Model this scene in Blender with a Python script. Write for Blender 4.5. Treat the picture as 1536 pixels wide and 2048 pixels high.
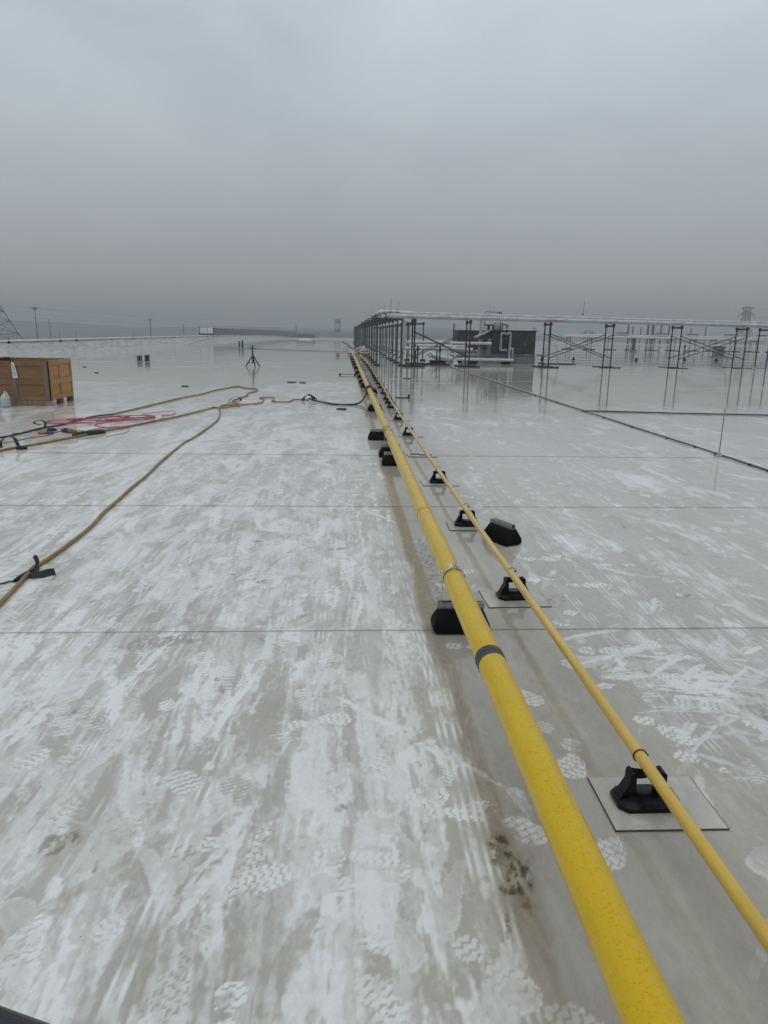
import bpy, math, random
import numpy as np
from mathutils import Vector, Matrix

for _o in list(bpy.data.objects):
    bpy.data.objects.remove(_o)
S = bpy.context.scene
COL = S.collection
rnd = random.Random(11)
PI = math.pi

# ------------------------------------------------------------------ camera
cam = bpy.data.cameras.new('camera')
cam.sensor_fit = 'VERTICAL'
cam.sensor_height = 36.0
cam.lens = 36.0 * 1420.0 / 2048.0
cam.clip_start = 0.05
cam.clip_end = 9000
co = bpy.data.objects.new('camera', cam)
COL.objects.link(co)
_r, _u, _f = ((0.998331, -0.055209, 0.016921), (-0.002862, 0.245372, 0.969425), (0.057673, 0.967856, -0.244804))
co.matrix_world = Matrix(((_r[0], _u[0], -_f[0], 0), (_r[1], _u[1], -_f[1], 0), (_r[2], _u[2], -_f[2], 1.69), (0, 0, 0, 1)))
S.camera = co

# ------------------------------------------------------------------ sky
W = bpy.data.worlds.new('World')
S.world = W
W.use_nodes = True
nt = W.node_tree
nt.nodes.clear()


def N(t, ty, **kw):
    n = t.nodes.new(ty)
    for k, v in kw.items():
        setattr(n, k, v)
    return n


def math_node(t, op, a, b=None, c=None, clamp=False):
    n = N(t, 'ShaderNodeMath', operation=op, use_clamp=clamp)
    for i, v in enumerate((a, b, c)):
        if v is None:
            continue
        if isinstance(v, (int, float)):
            n.inputs[i].default_value = v
        else:
            t.links.new(v, n.inputs[i])
    return n.outputs[0]


def ramp(t, fac, stops, interp='LINEAR'):
    n = N(t, 'ShaderNodeValToRGB')
    cr = n.color_ramp
    cr.interpolation = interp
    while len(cr.elements) < len(stops):
        cr.elements.new(0.5)
    for e, (p, c) in zip(cr.elements, stops):
        e.position = p
        e.color = (c[0], c[1], c[2], 1) if not isinstance(c, (int, float)) else (c, c, c, 1)
    t.links.new(fac, n.inputs[0])
    return n.outputs[0]


def mixc(t, fac, a, b, blend='MIX'):
    n = N(t, 'ShaderNodeMix', data_type='RGBA', blend_type=blend)
    for sock, v in ((n.inputs['Factor'], fac), (n.inputs[6], a), (n.inputs[7], b)):
        if isinstance(v, (int, float)):
            sock.default_value = v
        elif isinstance(v, tuple):
            sock.default_value = (v[0], v[1], v[2], 1)
        else:
            t.links.new(v, sock)
    return n.outputs[2]


def noise(t, vec, scale, detail=4, rough=0.55, dist=0.0, dims='3D'):
    n = N(t, 'ShaderNodeTexNoise', noise_dimensions=dims)
    n.inputs['Scale'].default_value = scale
    n.inputs['Detail'].default_value = detail
    n.inputs['Roughness'].default_value = rough
    n.inputs['Distortion'].default_value = dist
    if vec is not None:
        t.links.new(vec, n.inputs['Vector'])
    return n.outputs['Fac']


def mapping(t, vec, sc=(1, 1, 1), loc=(0, 0, 0), rot=(0, 0, 0)):
    n = N(t, 'ShaderNodeMapping')
    n.inputs['Scale'].default_value = sc
    n.inputs['Location'].default_value = loc
    n.inputs['Rotation'].default_value = rot
    t.links.new(vec, n.inputs['Vector'])
    return n.outputs[0]


SUN_EL, SUN_ROT = math.radians(62), math.radians(200)
tc = N(nt, 'ShaderNodeTexCoord')
sep = N(nt, 'ShaderNodeSeparateXYZ')
nt.links.new(tc.outputs['Generated'], sep.inputs[0])
zz = math_node(nt, 'MAXIMUM', sep.outputs[2], 0.0)
elev = math_node(nt, 'DIVIDE', math_node(nt, 'ARCSINE', math_node(nt, 'MINIMUM', zz, 1.0)), PI / 2)
# cloud layer seen in perspective: direction over height
den = math_node(nt, 'ADD', zz, 0.22)
cu = math_node(nt, 'DIVIDE', sep.outputs[0], den)
cv = math_node(nt, 'DIVIDE', sep.outputs[1], den)
cmb = N(nt, 'ShaderNodeCombineXYZ')
nt.links.new(cu, cmb.inputs[0])
nt.links.new(cv, cmb.inputs[1])
c1 = noise(nt, mapping(nt, cmb.outputs[0], (1.0, 0.75, 1), (3.1, 1.7, 0)), 0.85, 4, 0.5, 0.35)
c2 = noise(nt, mapping(nt, cmb.outputs[0], (1.2, 0.8, 1), (7.3, 0.2, 0)), 2.6, 5, 0.55, 0.6)
cl = math_node(nt, 'ADD', math_node(nt, 'MULTIPLY', c1, 0.72), math_node(nt, 'MULTIPLY', c2, 0.28))
base = ramp(nt, elev, [(0.0, (.195, .206, .203)), (0.018, (.262, .276, .276)), (0.04, (.335, .355, .364)), (0.08, (.388, .420, .446)), (0.12, (.445, .490, .530)),
                       (0.18, (.510, .575, .632)), (0.25, (.580, .656, .724)), (0.5, (.60, .655, .70)), (1.0, (.61, .655, .69))])
var = ramp(nt, cl, [(0.30, (.80, .81, .84)), (0.5, (.98, .98, .985)), (0.68, (1.12, 1.12, 1.10))])
elfac = math_node(nt, 'MULTIPLY', elev, 4.5, clamp=True)
var2 = mixc(nt, elfac, (1, 1, 1), var)
cloud = mixc(nt, 1.0, base, var2, 'MULTIPLY')
sky = N(nt, 'ShaderNodeTexSky', sky_type='NISHITA', sun_disc=False)
sky.sun_elevation = SUN_EL
sky.sun_rotation = SUN_ROT
bg1 = N(nt, 'ShaderNodeBackground')
bg1.inputs['Strength'].default_value = 0.06
nt.links.new(sky.outputs[0], bg1.inputs['Color'])
bg2 = N(nt, 'ShaderNodeBackground')
bg2.inputs['Strength'].default_value = 1.0
nt.links.new(cloud, bg2.inputs['Color'])
mx = N(nt, 'ShaderNodeMixShader')
mx.inputs[0].default_value = 0.97        # a thick overcast: only a trace of the clear sky comes through
nt.links.new(bg1.outputs[0], mx.inputs[1])
nt.links.new(bg2.outputs[0], mx.inputs[2])
wo = N(nt, 'ShaderNodeOutputWorld')
nt.links.new(mx.outputs[0], wo.inputs['Surface'])

sun = bpy.data.lights.new('sun', 'SUN')
sun.energy = 0.5
sun.angle = math.radians(50)
sun.color = (1.0, 0.97, 0.93)
so = bpy.data.objects.new('sun', sun)
COL.objects.link(so)
_d = Vector((math.sin(SUN_ROT) * math.cos(SUN_EL), math.cos(SUN_ROT) * math.cos(SUN_EL), math.sin(SUN_EL)))
so.rotation_euler = _d.to_track_quat('Z', 'Y').to_euler()
so.location = (0, -5, 40)

S.view_settings.view_transform = 'Standard'
S.view_settings.look = 'None'
S.view_settings.exposure = 0.0
S.view_settings.gamma = 1.0
S.view_settings.use_curve_mapping = False
S.render.engine = 'CYCLES'
S.cycles.max_bounces = 8
S.cycles.volume_bounces = 0
S.cycles.caustics_reflective = False
S.cycles.caustics_refractive = False


# ------------------------------------------------------------------ materials
def mat(name, col, rough=0.5, metal=0.0, var=0.0, vscale=8.0, stretch=(1, 1, 1), col2=None, bump=0.0, bscale=40.0, spec=0.5, rvar=0.0, coat=0.0):
    m = bpy.data.materials.new(name)
    m.use_nodes = True
    t = m.node_tree
    b = t.nodes['Principled BSDF']
    b.inputs['Roughness'].default_value = rough
    b.inputs['Metallic'].default_value = metal
    b.inputs['Specular IOR Level'].default_value = spec
    if coat:
        b.inputs['Coat Weight'].default_value = coat
        b.inputs['Coat Roughness'].default_value = 0.08
        b.inputs['Coat IOR'].default_value = 1.33
    g = N(t, 'ShaderNodeNewGeometry')
    v = mapping(t, g.outputs['Position'], stretch)
    f = noise(t, v, vscale, 5, 0.6, 0.3)
    c2 = col2 or tuple(max(0, c * (1 - var)) for c in col)
    c1 = col if col2 else tuple(min(1, c * (1 + 0.35 * var)) for c in col)
    cc = ramp(t, f, [(0.36, c1), (0.64, c2)])
    t.links.new(cc, b.inputs['Base Color'])
    if rvar:
        rr = ramp(t, noise(t, v, vscale * 2.3, 3), [(0.35, max(0.02, rough - rvar)), (0.65, min(1, rough + rvar))])
        t.links.new(rr, b.inputs['Roughness'])
    if bump:
        bn = N(t, 'ShaderNodeBump')
        bn.inputs['Strength'].default_value = bump
        bn.inputs['Distance'].default_value = 0.004
        t.links.new(noise(t, v, bscale, 4), bn.inputs['Height'])
        t.links.new(bn.outputs[0], b.inputs['Normal'])
    return m


def yellow_paint(name, c_hi, c_lo, scuff, film=0.0):
    m = bpy.data.materials.new(name)
    m.use_nodes = True
    t = m.node_tree
    b = t.nodes['Principled BSDF']
    g = N(t, 'ShaderNodeNewGeometry')
    p = g.outputs['Position']
    f = noise(t, mapping(t, p, (6, 1.2, 6)), 2.2, 6, 0.62, 0.4)
    c = ramp(t, f, [(0.33, c_hi), (0.68, c_lo)])
    # dark scuffs and grime flecks, also painting the shade of drops
    s = noise(t, mapping(t, p, (1, 2.2, 1)), 26, 5, 0.7, 0.8)
    sm = ramp(t, s, [(0.655, 0.0), (0.70, 1.0)])
    big = ramp(t, noise(t, p, 1.7, 3), [(0.47, 0.0), (0.62, 1.0)])
    sc = math_node(t, 'MULTIPLY', math_node(t, 'MULTIPLY', sm, big), scuff)
    c = mixc(t, sc, c, (.05, .04, .015))
    gr = ramp(t, noise(t, mapping(t, p, (1, .35, 1)), 9, 6, 0.7), [(0.55, 0.0), (0.85, 0.4)])
    c = mixc(t, gr, c, tuple(x * .55 for x in c_lo))
    t.links.new(c, b.inputs['Base Color'])
    rr = ramp(t, noise(t, p, 14, 4), [(0.3, 0.26), (0.7, 0.46)])
    t.links.new(rr, b.inputs['Roughness'])
    b.inputs['Specular IOR Level'].default_value = 0.22
    b.inputs['Coat Weight'].default_value = film        # a film of rain water
    b.inputs['Coat Roughness'].default_value = 0.16
    b.inputs['Coat IOR'].default_value = 1.36
    # fine drizzle beads
    vo = N(t, 'ShaderNodeTexVoronoi', feature='F1')
    vo.inputs['Scale'].default_value = 150
    t.links.new(p, vo.inputs['Vector'])
    drop = ramp(t, vo.outputs['Distance'], [(0.0, 1.0), (0.35, 0.75), (0.5, 0.0)])
    bn = N(t, 'ShaderNodeBump')
    bn.inputs['Strength'].default_value = 0.10
    bn.inputs['Distance'].default_value = 0.002
    t.links.new(drop, bn.inputs['Height'])
    t.links.new(bn.outputs[0], b.inputs['Normal'])
    return m


def wood(name, c_hi, c_lo, axis):
    m = bpy.data.materials.new(name)
    m.use_nodes = True
    t = m.node_tree
    b = t.nodes['Principled BSDF']
    g = N(t, 'ShaderNodeNewGeometry')
    st = {'x': (.8, 12, 12), 'z': (12, 12, .8), 'o': (3, 3, 6)}[axis]
    oi = N(t, 'ShaderNodeObjectInfo')
    off = N(t, 'ShaderNodeVectorMath', operation='ADD')
    sc = N(t, 'ShaderNodeVectorMath', operation='SCALE')
    sc.inputs[0].default_value = (9, 7, 5)
    t.links.new(oi.outputs['Random'], sc.inputs['Scale'])
    t.links.new(g.outputs['Position'], off.inputs[0])
    t.links.new(sc.outputs[0], off.inputs[1])
    f = noise(t, mapping(t, off.outputs[0], st), 2.2, 7, 0.68, 1.2)
    c = ramp(t, f, [(0.32, c_lo), (0.5, tuple((a + b2) / 2 for a, b2 in zip(c_hi, c_lo))), (0.68, c_hi)])
    hv = N(t, 'ShaderNodeHueSaturation')
    hv.inputs['Saturation'].default_value = 1.0
    t.links.new(math_node(t, 'ADD', math_node(t, 'MULTIPLY', oi.outputs['Random'], 0.4), 0.8), hv.inputs['Value'])
    t.links.new(c, hv.inputs['Color'])
    t.links.new(hv.outputs[0], b.inputs['Base Color'])
    b.inputs['Roughness'].default_value = 0.55
    bn = N(t, 'ShaderNodeBump')
    bn.inputs['Strength'].default_value = 0.4
    bn.inputs['Distance'].default_value = 0.004
    t.links.new(f, bn.inputs['Height'])
    t.links.new(bn.outputs[0], b.inputs['Normal'])
    return m


def membrane():
    m = bpy.data.materials.new('wet_white_membrane')
    m.use_nodes = True
    t = m.node_tree
    b = t.nodes['Principled BSDF']
    g = N(t, 'ShaderNodeNewGeometry')
    p = g.outputs['Position']
    at = N(t, 'ShaderNodeAttribute', attribute_name='marks')
    sp = N(t, 'ShaderNodeSeparateColor')
    t.links.new(at.outputs['Color'], sp.inputs[0])
    clean, brown, dark, wet = sp.outputs[0], sp.outputs[1], sp.outputs[2], at.outputs['Alpha']
    # film of grey mud: broad patches, streaks along the pipes, grain
    n1 = noise(t, mapping(t, p, (1, .6, 1)), .55, 5, .6, .4)
    n2 = noise(t, mapping(t, p, (1, .16, 1)), 7.0, 6, .65, .25)
    n3 = noise(t, mapping(t, p, (1, .6, 1)), 42, 7, .72)
    n4 = noise(t, mapping(t, p, (1, .35, 1)), 2.6, 6, .62, .5)
    film = ramp(t, math_node(t, 'ADD', math_node(t, 'MULTIPLY', n1, .5), math_node(t, 'MULTIPLY', n4, .5)),
                [(0.36, (.405, .383, .325)), (0.5, (.465, .445, .388)), (0.64, (.525, .510, .458))])
    film = mixc(t, math_node(t, 'MULTIPLY', ramp(t, n2, [(0.42, 0.0), (0.68, 1.0)]), .30), film, (.335, .325, .285))
    film = mixc(t, math_node(t, 'MULTIPLY', ramp(t, n3, [(0.48, 0.0), (0.72, 1.0)]), .26), film, (.27, .255, .215))
    # membrane rubbed clean
    cn = math_node(t, 'ADD', clean, math_node(t, 'MULTIPLY', math_node(t, 'SUBTRACT', n2, .5), .36))
    cn = math_node(t, 'ADD', cn, math_node(t, 'MULTIPLY', math_node(t, 'SUBTRACT', n3, .5), .85))
    cm = ramp(t, cn, [(0.06, 0.0), (0.88, 1.0)])
    white = ramp(t, n4, [(0.35, (.755, .764, .748)), (0.65, (.82, .826, .810))])
    c = mixc(t, cm, film, white)
    bm = math_node(t, 'MULTIPLY', brown, ramp(t, noise(t, mapping(t, p, (1, .4, 1)), 16, 6, .7, 1.0), [(0.30, 0.35), (0.62, 1.0)]))
    c = mixc(t, bm, c, (.17, .125, .08))
    sk = ramp(t, noise(t, p, 75, 2, .5), [(0.70, 0.0), (0.74, 1.0)])
    skm = ramp(t, noise(t, p, 2.1, 4, .6), [(0.52, 0.0), (0.66, 1.0)])
    dark = math_node(t, 'MAXIMUM', dark, math_node(t, 'MULTIPLY', math_node(t, 'MULTIPLY', sk, skm), .5))
    c = mixc(t, dark, c, (.06, .05, .04))
    t.links.new(c, b.inputs['Base Color'])
    # water: puddles lie smooth, the near film is rougher
    rn = noise(t, mapping(t, p, (1, .5, 1)), 1.4, 5, .6)
    rfilm = ramp(t, rn, [(0.35, .03), (0.65, .11)])
    rp = ramp(t, noise(t, mapping(t, p, (.22, 1, 1)), .8, 5, .65), [(0.46, .012), (0.56, .05), (0.66, .22)])
    rr = N(t, 'ShaderNodeMix', data_type='FLOAT')
    t.links.new(wet, rr.inputs[0])
    t.links.new(rfilm, rr.inputs[2])
    t.links.new(rp, rr.inputs[3])
    t.links.new(rr.outputs[0], b.inputs['Roughness'])
    b.inputs['IOR'].default_value = 1.36
    h1 = noise(t, mapping(t, p, (1, 1.6, 1)), 2.6, 3, .55)
    h2 = noise(t, mapping(t, p, (1, .5, 1)), 30, 4, .6)
    h = math_node(t, 'ADD', math_node(t, 'MULTIPLY', h1, 1.0), math_node(t, 'MULTIPLY', math_node(t, 'MULTIPLY', h2, .07), math_node(t, 'SUBTRACT', 1.05, wet)))
    bn = N(t, 'ShaderNodeBump')
    bn.inputs['Strength'].default_value = 0.5
    bn.inputs['Distance'].default_value = 0.0065
    t.links.new(h, bn.inputs['Height'])
    t.links.new(bn.outputs[0], b.inputs['Normal'])
    return m


M = dict(
    membrane=membrane(),
    yellow=yellow_paint('yellow_pipe_paint', (.69, .450, .004), (.63, .405, .004), .4, .45),
    tan=yellow_paint('pale_yellow_pipe_paint', (.70, .465, .075), (.60, .385, .058), .3, 1.0),
    rubber=mat('black_rubber', (.0035, .0035, .004), .6, var=.4, bump=.3, spec=.12),
    plastic=mat('black_plastic', (.004, .004, .0045), .28, var=.3, spec=.18),
    strut=mat('galvanised_strut', (.42, .44, .45), .42, .85, var=.35, vscale=20, rvar=.1),
    bright=mat('zinc_strap', (.62, .64, .65), .3, .9, var=.25, vscale=30),
    darkbar=mat('dark_wet_bar', (.02, .022, .028), .25, 0, var=.4, vscale=30, bump=.8, bscale=220),
    cream=mat('cream_pipe_paint', (.52, .46, .28), .3, 0, var=.2),
    dulljacket=mat('dull_pipe_jacket', (.33, .345, .35), .4, .2, var=.25, vscale=3),
    tape=mat('grey_tape', (.032, .037, .045), .4, var=.45, vscale=25, bump=.5),
    padm=mat('membrane_pad', (.50, .485, .44), .16, var=.25, vscale=6, stretch=(1, .5, 1)),
    padedge=mat('pad_edge_grime', (.075, .062, .05), .6, var=.5, vscale=30),
    steel=mat('dark_frame_steel', (.028, .032, .034), .5, .2, var=.4, vscale=14),
    greysteel=mat('grey_frame_steel', (.085, .095, .10), .5, .3, var=.4, vscale=10),
    plank=mat('wet_dark_timber', (.018, .018, .018), .45, var=.4),
    jacket=mat('aluminium_pipe_jacket', (.52, .54, .55), .36, .5, var=.25, vscale=3, stretch=(1, 1, 1), rvar=.08),
    white=mat('white_pipe_cover', (.56, .58, .59), .35, 0, var=.22, vscale=6),
    unit=mat('dark_grey_panel', (.028, .040, .042), .5, 0, var=.35, vscale=2.5, rvar=.1),
    unitside=mat('mid_grey_panel', (.16, .175, .18), .5, 0, var=.3, vscale=2.5),
    curb=mat('grey_curb', (.17, .18, .19), .4, 0, var=.25, vscale=2),
    wallw=mat('pale_parapet_membrane', (.76, .79, .79), .35, 0, var=.26, vscale=1.6, stretch=(1, .5, 3)),
    capw=mat('white_coping_metal', (.84, .86, .87), .3, 0, var=.12, vscale=1.2),
    screen=mat('grey_screen_panel', (.17, .18, .185), .6, 0, var=.2, vscale=.8),
    farwall=mat('far_grey_wall', (.36, .385, .39), .6, 0, var=.15, vscale=.5),
    red=mat('red_valve_paint', (.21, .010, .014), .4, 0, var=.3),
    redcord=mat('red_cord', (.46, .06, .11), .5, 0, var=.4, vscale=12),
    hose=mat('muddy_yellow_hose', (.33, .215, .035), .42, 0, col2=(.17, .115, .03), vscale=6),
    blackhose=mat('black_hose', (.014, .014, .014), .45, 0, var=.3),
    strap=mat('black_webbing', (.006, .006, .007), .6, 0, var=.3, bump=.5, bscale=160),
    cable=mat('dark_cable', (.014, .014, .015), .5, 0, var=.3),
    orange=mat('orange_connector', (.50, .14, .02), .5, 0, var=.3),
    bluec=mat('blue_connector', (.04, .06, .22), .5, 0, var=.3),
    paper=mat('white_packing_slip', (.66, .66, .72), .5, 0, var=.15),
    ink=mat('dark_print', (.10, .09, .22), .6, 0, var=.3),
    marker=mat('black_marker', (.05, .03, .02), .7, 0, var=.3),
    conc=mat('galvanised_rod', (.26, .27, .27), .45, .5, var=.3),
    lattice=mat('weathered_tower_steel', (.07, .075, .075), .6, .1, var=.3),
    poleM=mat('weathered_timber_pole', (.10, .095, .085), .8, 0, var=.3),
    ground=mat('wet_scrub_ground', (.075, .078, .062), .9, 0, var=.5, vscale=.02),
    hill=mat('wooded_hill', (.055, .062, .052), .95, 0, var=.5, vscale=.03),
    bwall=mat('building_wall', (.35, .36, .36), .7, 0, var=.2, vscale=.3),
    yellowpole=mat('pale_yellow_pole', (.36, .34, .20), .5, 0, var=.3),
    redlabel=mat('red_marker_band', (.40, .06, .04), .5, 0, var=.2),
    ply=wood('plywood_panel', (.54, .26, .09), (.28, .11, .032), 'o'),
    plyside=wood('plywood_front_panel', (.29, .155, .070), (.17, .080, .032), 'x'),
    lumx=wood('pine_rail', (.46, .26, .12), (.26, .125, .05), 'x'),
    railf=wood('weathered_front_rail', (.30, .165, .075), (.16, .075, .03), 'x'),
    lumz=wood('pine_batten', (.40, .25, .135), (.24, .135, .065), 'z'),
    dirtwood=wood('wet_grey_batten', (.22, .165, .115), (.12, .08, .05), 'z'),
    rust=mat('rusty_band', (.20, .10, .03), .6, 0, var=.5, vscale=20),
    mudrubber=mat('mud_clods', (.10, .07, .045), .8, 0, var=.5, vscale=60, bump=.6),
)
_jug = bpy.data.materials.new('translucent_jug_plastic')
_jug.use_nodes = True
_b = _jug.node_tree.nodes['Principled BSDF']
_g = N(_jug.node_tree, 'ShaderNodeNewGeometry')
_jug.node_tree.links.new(ramp(_jug.node_tree, noise(_jug.node_tree, _g.outputs['Position'], 9, 3), [(.35, (.72, .76, .80)), (.65, (.62, .67, .72))]), _b.inputs['Base Color'])
_b.inputs['Roughness'].default_value = .3
_b.inputs['Transmission Weight'].default_value = .35
M['jug'] = _jug


# ------------------------------------------------------------------ mesh helpers
class MB:
    def __init__(self):
        self.v = []
        self.f = []

    def add(self, vs, fs):
        o = len(self.v)
        self.v += [tuple(p) for p in vs]
        self.f += [tuple(i + o for i in f) for f in fs]
        return self

    def box(self, c, s, rz=0.0, ry=0.0, rx=0.0, ch=0.0):
        hx, hy, hz = s[0] / 2, s[1] / 2, s[2] / 2
        if ch:
            k = ch
            prof = [(-hx + k, -hy), (hx - k, -hy), (hx, -hy + k), (hx, hy - k), (hx - k, hy), (-hx + k, hy), (-hx, hy - k), (-hx, -hy + k)]
            ins = [(x * (1 - k / hx), y * (1 - k / hy)) for x, y in prof]
            rings = [[(x, y, -hz) for x, y in ins], [(x, y, -hz + k) for x, y in prof], [(x, y, hz - k) for x, y in prof], [(x, y, hz) for x, y in ins]]
            vs = [p for r in rings for p in r]
            fs = [tuple(range(7, -1, -1)), tuple(range(24, 32))]
            for r in range(3):
                for i in range(8):
                    j = (i + 1) % 8
                    fs.append((r * 8 + i, r * 8 + j, r * 8 + 8 + j, r * 8 + 8 + i))
        else:
            vs = [(x, y, z) for z in (-hz, hz) for x, y in ((-hx, -hy), (hx, -hy), (hx, hy), (-hx, hy))]
            fs = [(3, 2, 1, 0), (4, 5, 6, 7), (0, 1, 5, 4), (1, 2, 6, 5), (2, 3, 7, 6), (3, 0, 4, 7)]
        R = Matrix.Rotation(rz, 3, 'Z') @ Matrix.Rotation(ry, 3, 'Y') @ Matrix.Rotation(rx, 3, 'X')
        c = Vector(c)
        return self.add([tuple(R @ Vector(p) + c) for p in vs], fs)

    def tube(self, pts, r, n=10, cap=True, flat=1.0):
        P = [Vector(p) for p in pts]
        m = len(P)
        rs = r if isinstance(r, (list, tuple)) else [r] * m
        T = []
        for i in range(m):
            d = P[min(i + 1, m - 1)] - P[max(i - 1, 0)]
            T.append(d.normalized() if d.length > 1e-9 else Vector((0, 0, 1)))
        up = Vector((0, 0, 1)) if abs(T[0].z) < .95 else Vector((1, 0, 0))
        a = T[0].cross(up).normalized()
        vs, fs = [], []
        for i in range(m):
            a = (a - T[i] * a.dot(T[i]))
            a = a.normalized() if a.length > 1e-6 else T[i].orthogonal().normalized()
            b = T[i].cross(a)
            for k in range(n):
                w = 2 * PI * k / n
                vs.append(tuple(P[i] + a * math.cos(w) * rs[i] + b * math.sin(w) * rs[i] * flat))
        for i in range(m - 1):
            for k in range(n):
                k2 = (k + 1) % n
                fs.append((i * n + k, i * n + k2, (i + 1) * n + k2, (i + 1) * n + k))
        if cap:
            fs.append(tuple(range(n - 1, -1, -1)))
            fs.append(tuple(range((m - 1) * n, m * n)))
        return self.add(vs, fs)

    def prism(self, prof, a, b, tf):
        """prof: 2-D outline, extruded from a to b; tf(u, v, w) -> xyz"""
        n = len(prof)
        vs = [tf(u, v, a) for u, v in prof] + [tf(u, v, b) for u, v in prof]
        fs = [tuple(range(n - 1, -1, -1)), tuple(range(n, 2 * n))] + [(i, (i + 1) % n, n + (i + 1) % n, n + i) for i in range(n)]
        return self.add(vs, fs)

    def lathe(self, c, prof, n=16):
        vs, fs = [], []
        for r, z in prof:
            for k in range(n):
                w = 2 * PI * k / n
                vs.append((c[0] + r * math.cos(w), c[1] + r * math.sin(w), c[2] + z))
        for i in range(len(prof) - 1):
            for k in range(n):
                k2 = (k + 1) % n
                fs.append((i * n + k, i * n + k2, (i + 1) * n + k2, (i + 1) * n + k))
        fs.append(tuple(range(n - 1, -1, -1)))
        fs.append(tuple(range((len(prof) - 1) * n, len(prof) * n)))
        return self.add(vs, fs)

    def mesh(self, name, m, smooth=True):
        me = bpy.data.meshes.new(name)
        me.from_pydata(self.v, [], self.f)
        me.materials.append(m)
        if smooth:
            me.shade_smooth()
            me.set_sharp_from_angle(angle=math.radians(38))
        me.update()
        return me

    def build(self, name, m, parent=None, **kw):
        return link(name, self.mesh(name, m), parent, **kw)


def link(name, me, parent=None, loc=(0, 0, 0), rz=0.0, label=None, cat=None, group=None, kind=None):
    o = bpy.data.objects.new(name, me)
    COL.objects.link(o)
    o.location = loc
    o.rotation_euler = (0, 0, rz)
    if parent is not None:
        o.parent = parent
    if label:
        o['label'] = label
    if cat:
        o['category'] = cat
    if group:
        o['group'] = group
    if kind:
        o['kind'] = kind
    return o


def thing(name, label, cat, loc=(0, 0, 0), rz=0.0, group=None):
    return link(name, None, None, loc, rz, label, cat, group)


def dup(root, loc, rz=None, label=None):
    """a thing with copies of its parts and sub-parts"""
    r = root.copy()
    COL.objects.link(r)
    r.location = loc
    if rz is not None:
        r.rotation_euler = (0, 0, rz)
    if label:
        r['label'] = label
    for ch in list(root.children):
        c = ch.copy()
        COL.objects.link(c)
        c.parent = r
        for g in list(ch.children):
            d = g.copy()
            COL.objects.link(d)
            d.parent = c
    return r


ORD = ('nearest', 'second', 'third', 'fourth', 'fifth', 'sixth', 'seventh', 'eighth', 'ninth', 'tenth', 'eleventh', 'twelfth', 'thirteenth', 'fourteenth', 'fifteenth',
       'sixteenth', 'seventeenth', 'eighteenth', 'nineteenth', 'twentieth', 'twenty-first', 'twenty-second', 'twenty-third', 'twenty-fourth', 'twenty-fifth',
       'twenty-sixth', 'twenty-seventh', 'twenty-eighth', 'twenty-ninth', 'thirtieth')


def smooth_path(pts, k=5, z=0.0):
    """Catmull-Rom through 2-D or 3-D points"""
    P = [Vector((p[0], p[1], p[2] if len(p) > 2 else z)) for p in pts]
    Q = [P[0] * 2 - P[1]] + P + [P[-1] * 2 - P[-2]]
    out = []
    for i in range(1, len(Q) - 2):
        a, b, c, d = Q[i - 1], Q[i], Q[i + 1], Q[i + 2]
        for j in range(k):
            s = j / k
            out.append(.5 * ((2 * b) + (c - a) * s + (2 * a - 5 * b + 4 * c - d) * s * s + (3 * b - a - 3 * c + d) * s ** 3))
    out.append(P[-1])
    return out


# ------------------------------------------------------------------ the roof
def lattice_hash(ix, iy, seed):
    h = (ix.astype(np.int64) * 374761393 + iy.astype(np.int64) * 668265263 + seed * 1442695041) & 0xFFFFFFFF
    h = ((h ^ (h >> 13)) * 1274126177) & 0xFFFFFFFF
    h = h ^ (h >> 16)
    return (h & 0xFFFF).astype(np.float32) / 65535.0


def vnoise(x, y, seed):
    ix, iy = np.floor(x), np.floor(y)
    fx, fy = x - ix, y - iy
    fx = fx * fx * (3 - 2 * fx)
    fy = fy * fy * (3 - 2 * fy)
    a, b = lattice_hash(ix, iy, seed), lattice_hash(ix + 1, iy, seed)
    c, d = lattice_hash(ix, iy + 1, seed), lattice_hash(ix + 1, iy + 1, seed)
    return (a + (b - a) * fx) * (1 - fy) + (c + (d - c) * fx) * fy


def fbm(x, y, seed, octv=4, g=.55):
    s, a, t = 0, 1.0, 0
    for o in range(octv):
        s = s + a * vnoise(x * 2 ** o + o * 17.3, y * 2 ** o + o * 9.1, seed + o)
        t += a
        a *= g
    return s / t


def sstep(a, b, x):
    t = np.clip((x - a) / (b - a), 0, 1)
    return t * t * (3 - 2 * t)


class Sheet:
    def __init__(self, x0, x1, y0, y1, fx0, fx1, dx, dy):
        xs = [np.arange(max(fx0, x0), min(fx1, x1) + 1e-6, dx)]
        if fx0 > x0:
            n = max(2, int((fx0 - x0) / max(.3, dx * 6)) + 1)
            xs.insert(0, np.linspace(x0, fx0, n)[:-1])
        if fx1 < x1:
            n = max(2, int((x1 - fx1) / max(.3, dx * 6)) + 1)
            xs.append(np.linspace(xs[-1][-1], x1, n)[1:])
        self.x = np.concatenate(xs)
        self.x[-1] = x1
        self.y = np.linspace(y0, y1, max(2, int((y1 - y0) / dy) + 1))
        self.X, self.Y = np.meshgrid(self.x, self.y)
        self.clean = np.zeros_like(self.X)
        self.brown = np.zeros_like(self.X)
        self.dark = np.zeros_like(self.X)
        self.wet = np.zeros_like(self.X)

    def window(self, cx, cy, R):
        i0, i1 = np.searchsorted(self.x, (cx - R, cx + R))
        j0, j1 = np.searchsorted(self.y, (cy - R, cy + R))
        if i1 - i0 < 2 or j1 - j0 < 2:
            return None
        return slice(j0, j1), slice(i0, i1)


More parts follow.
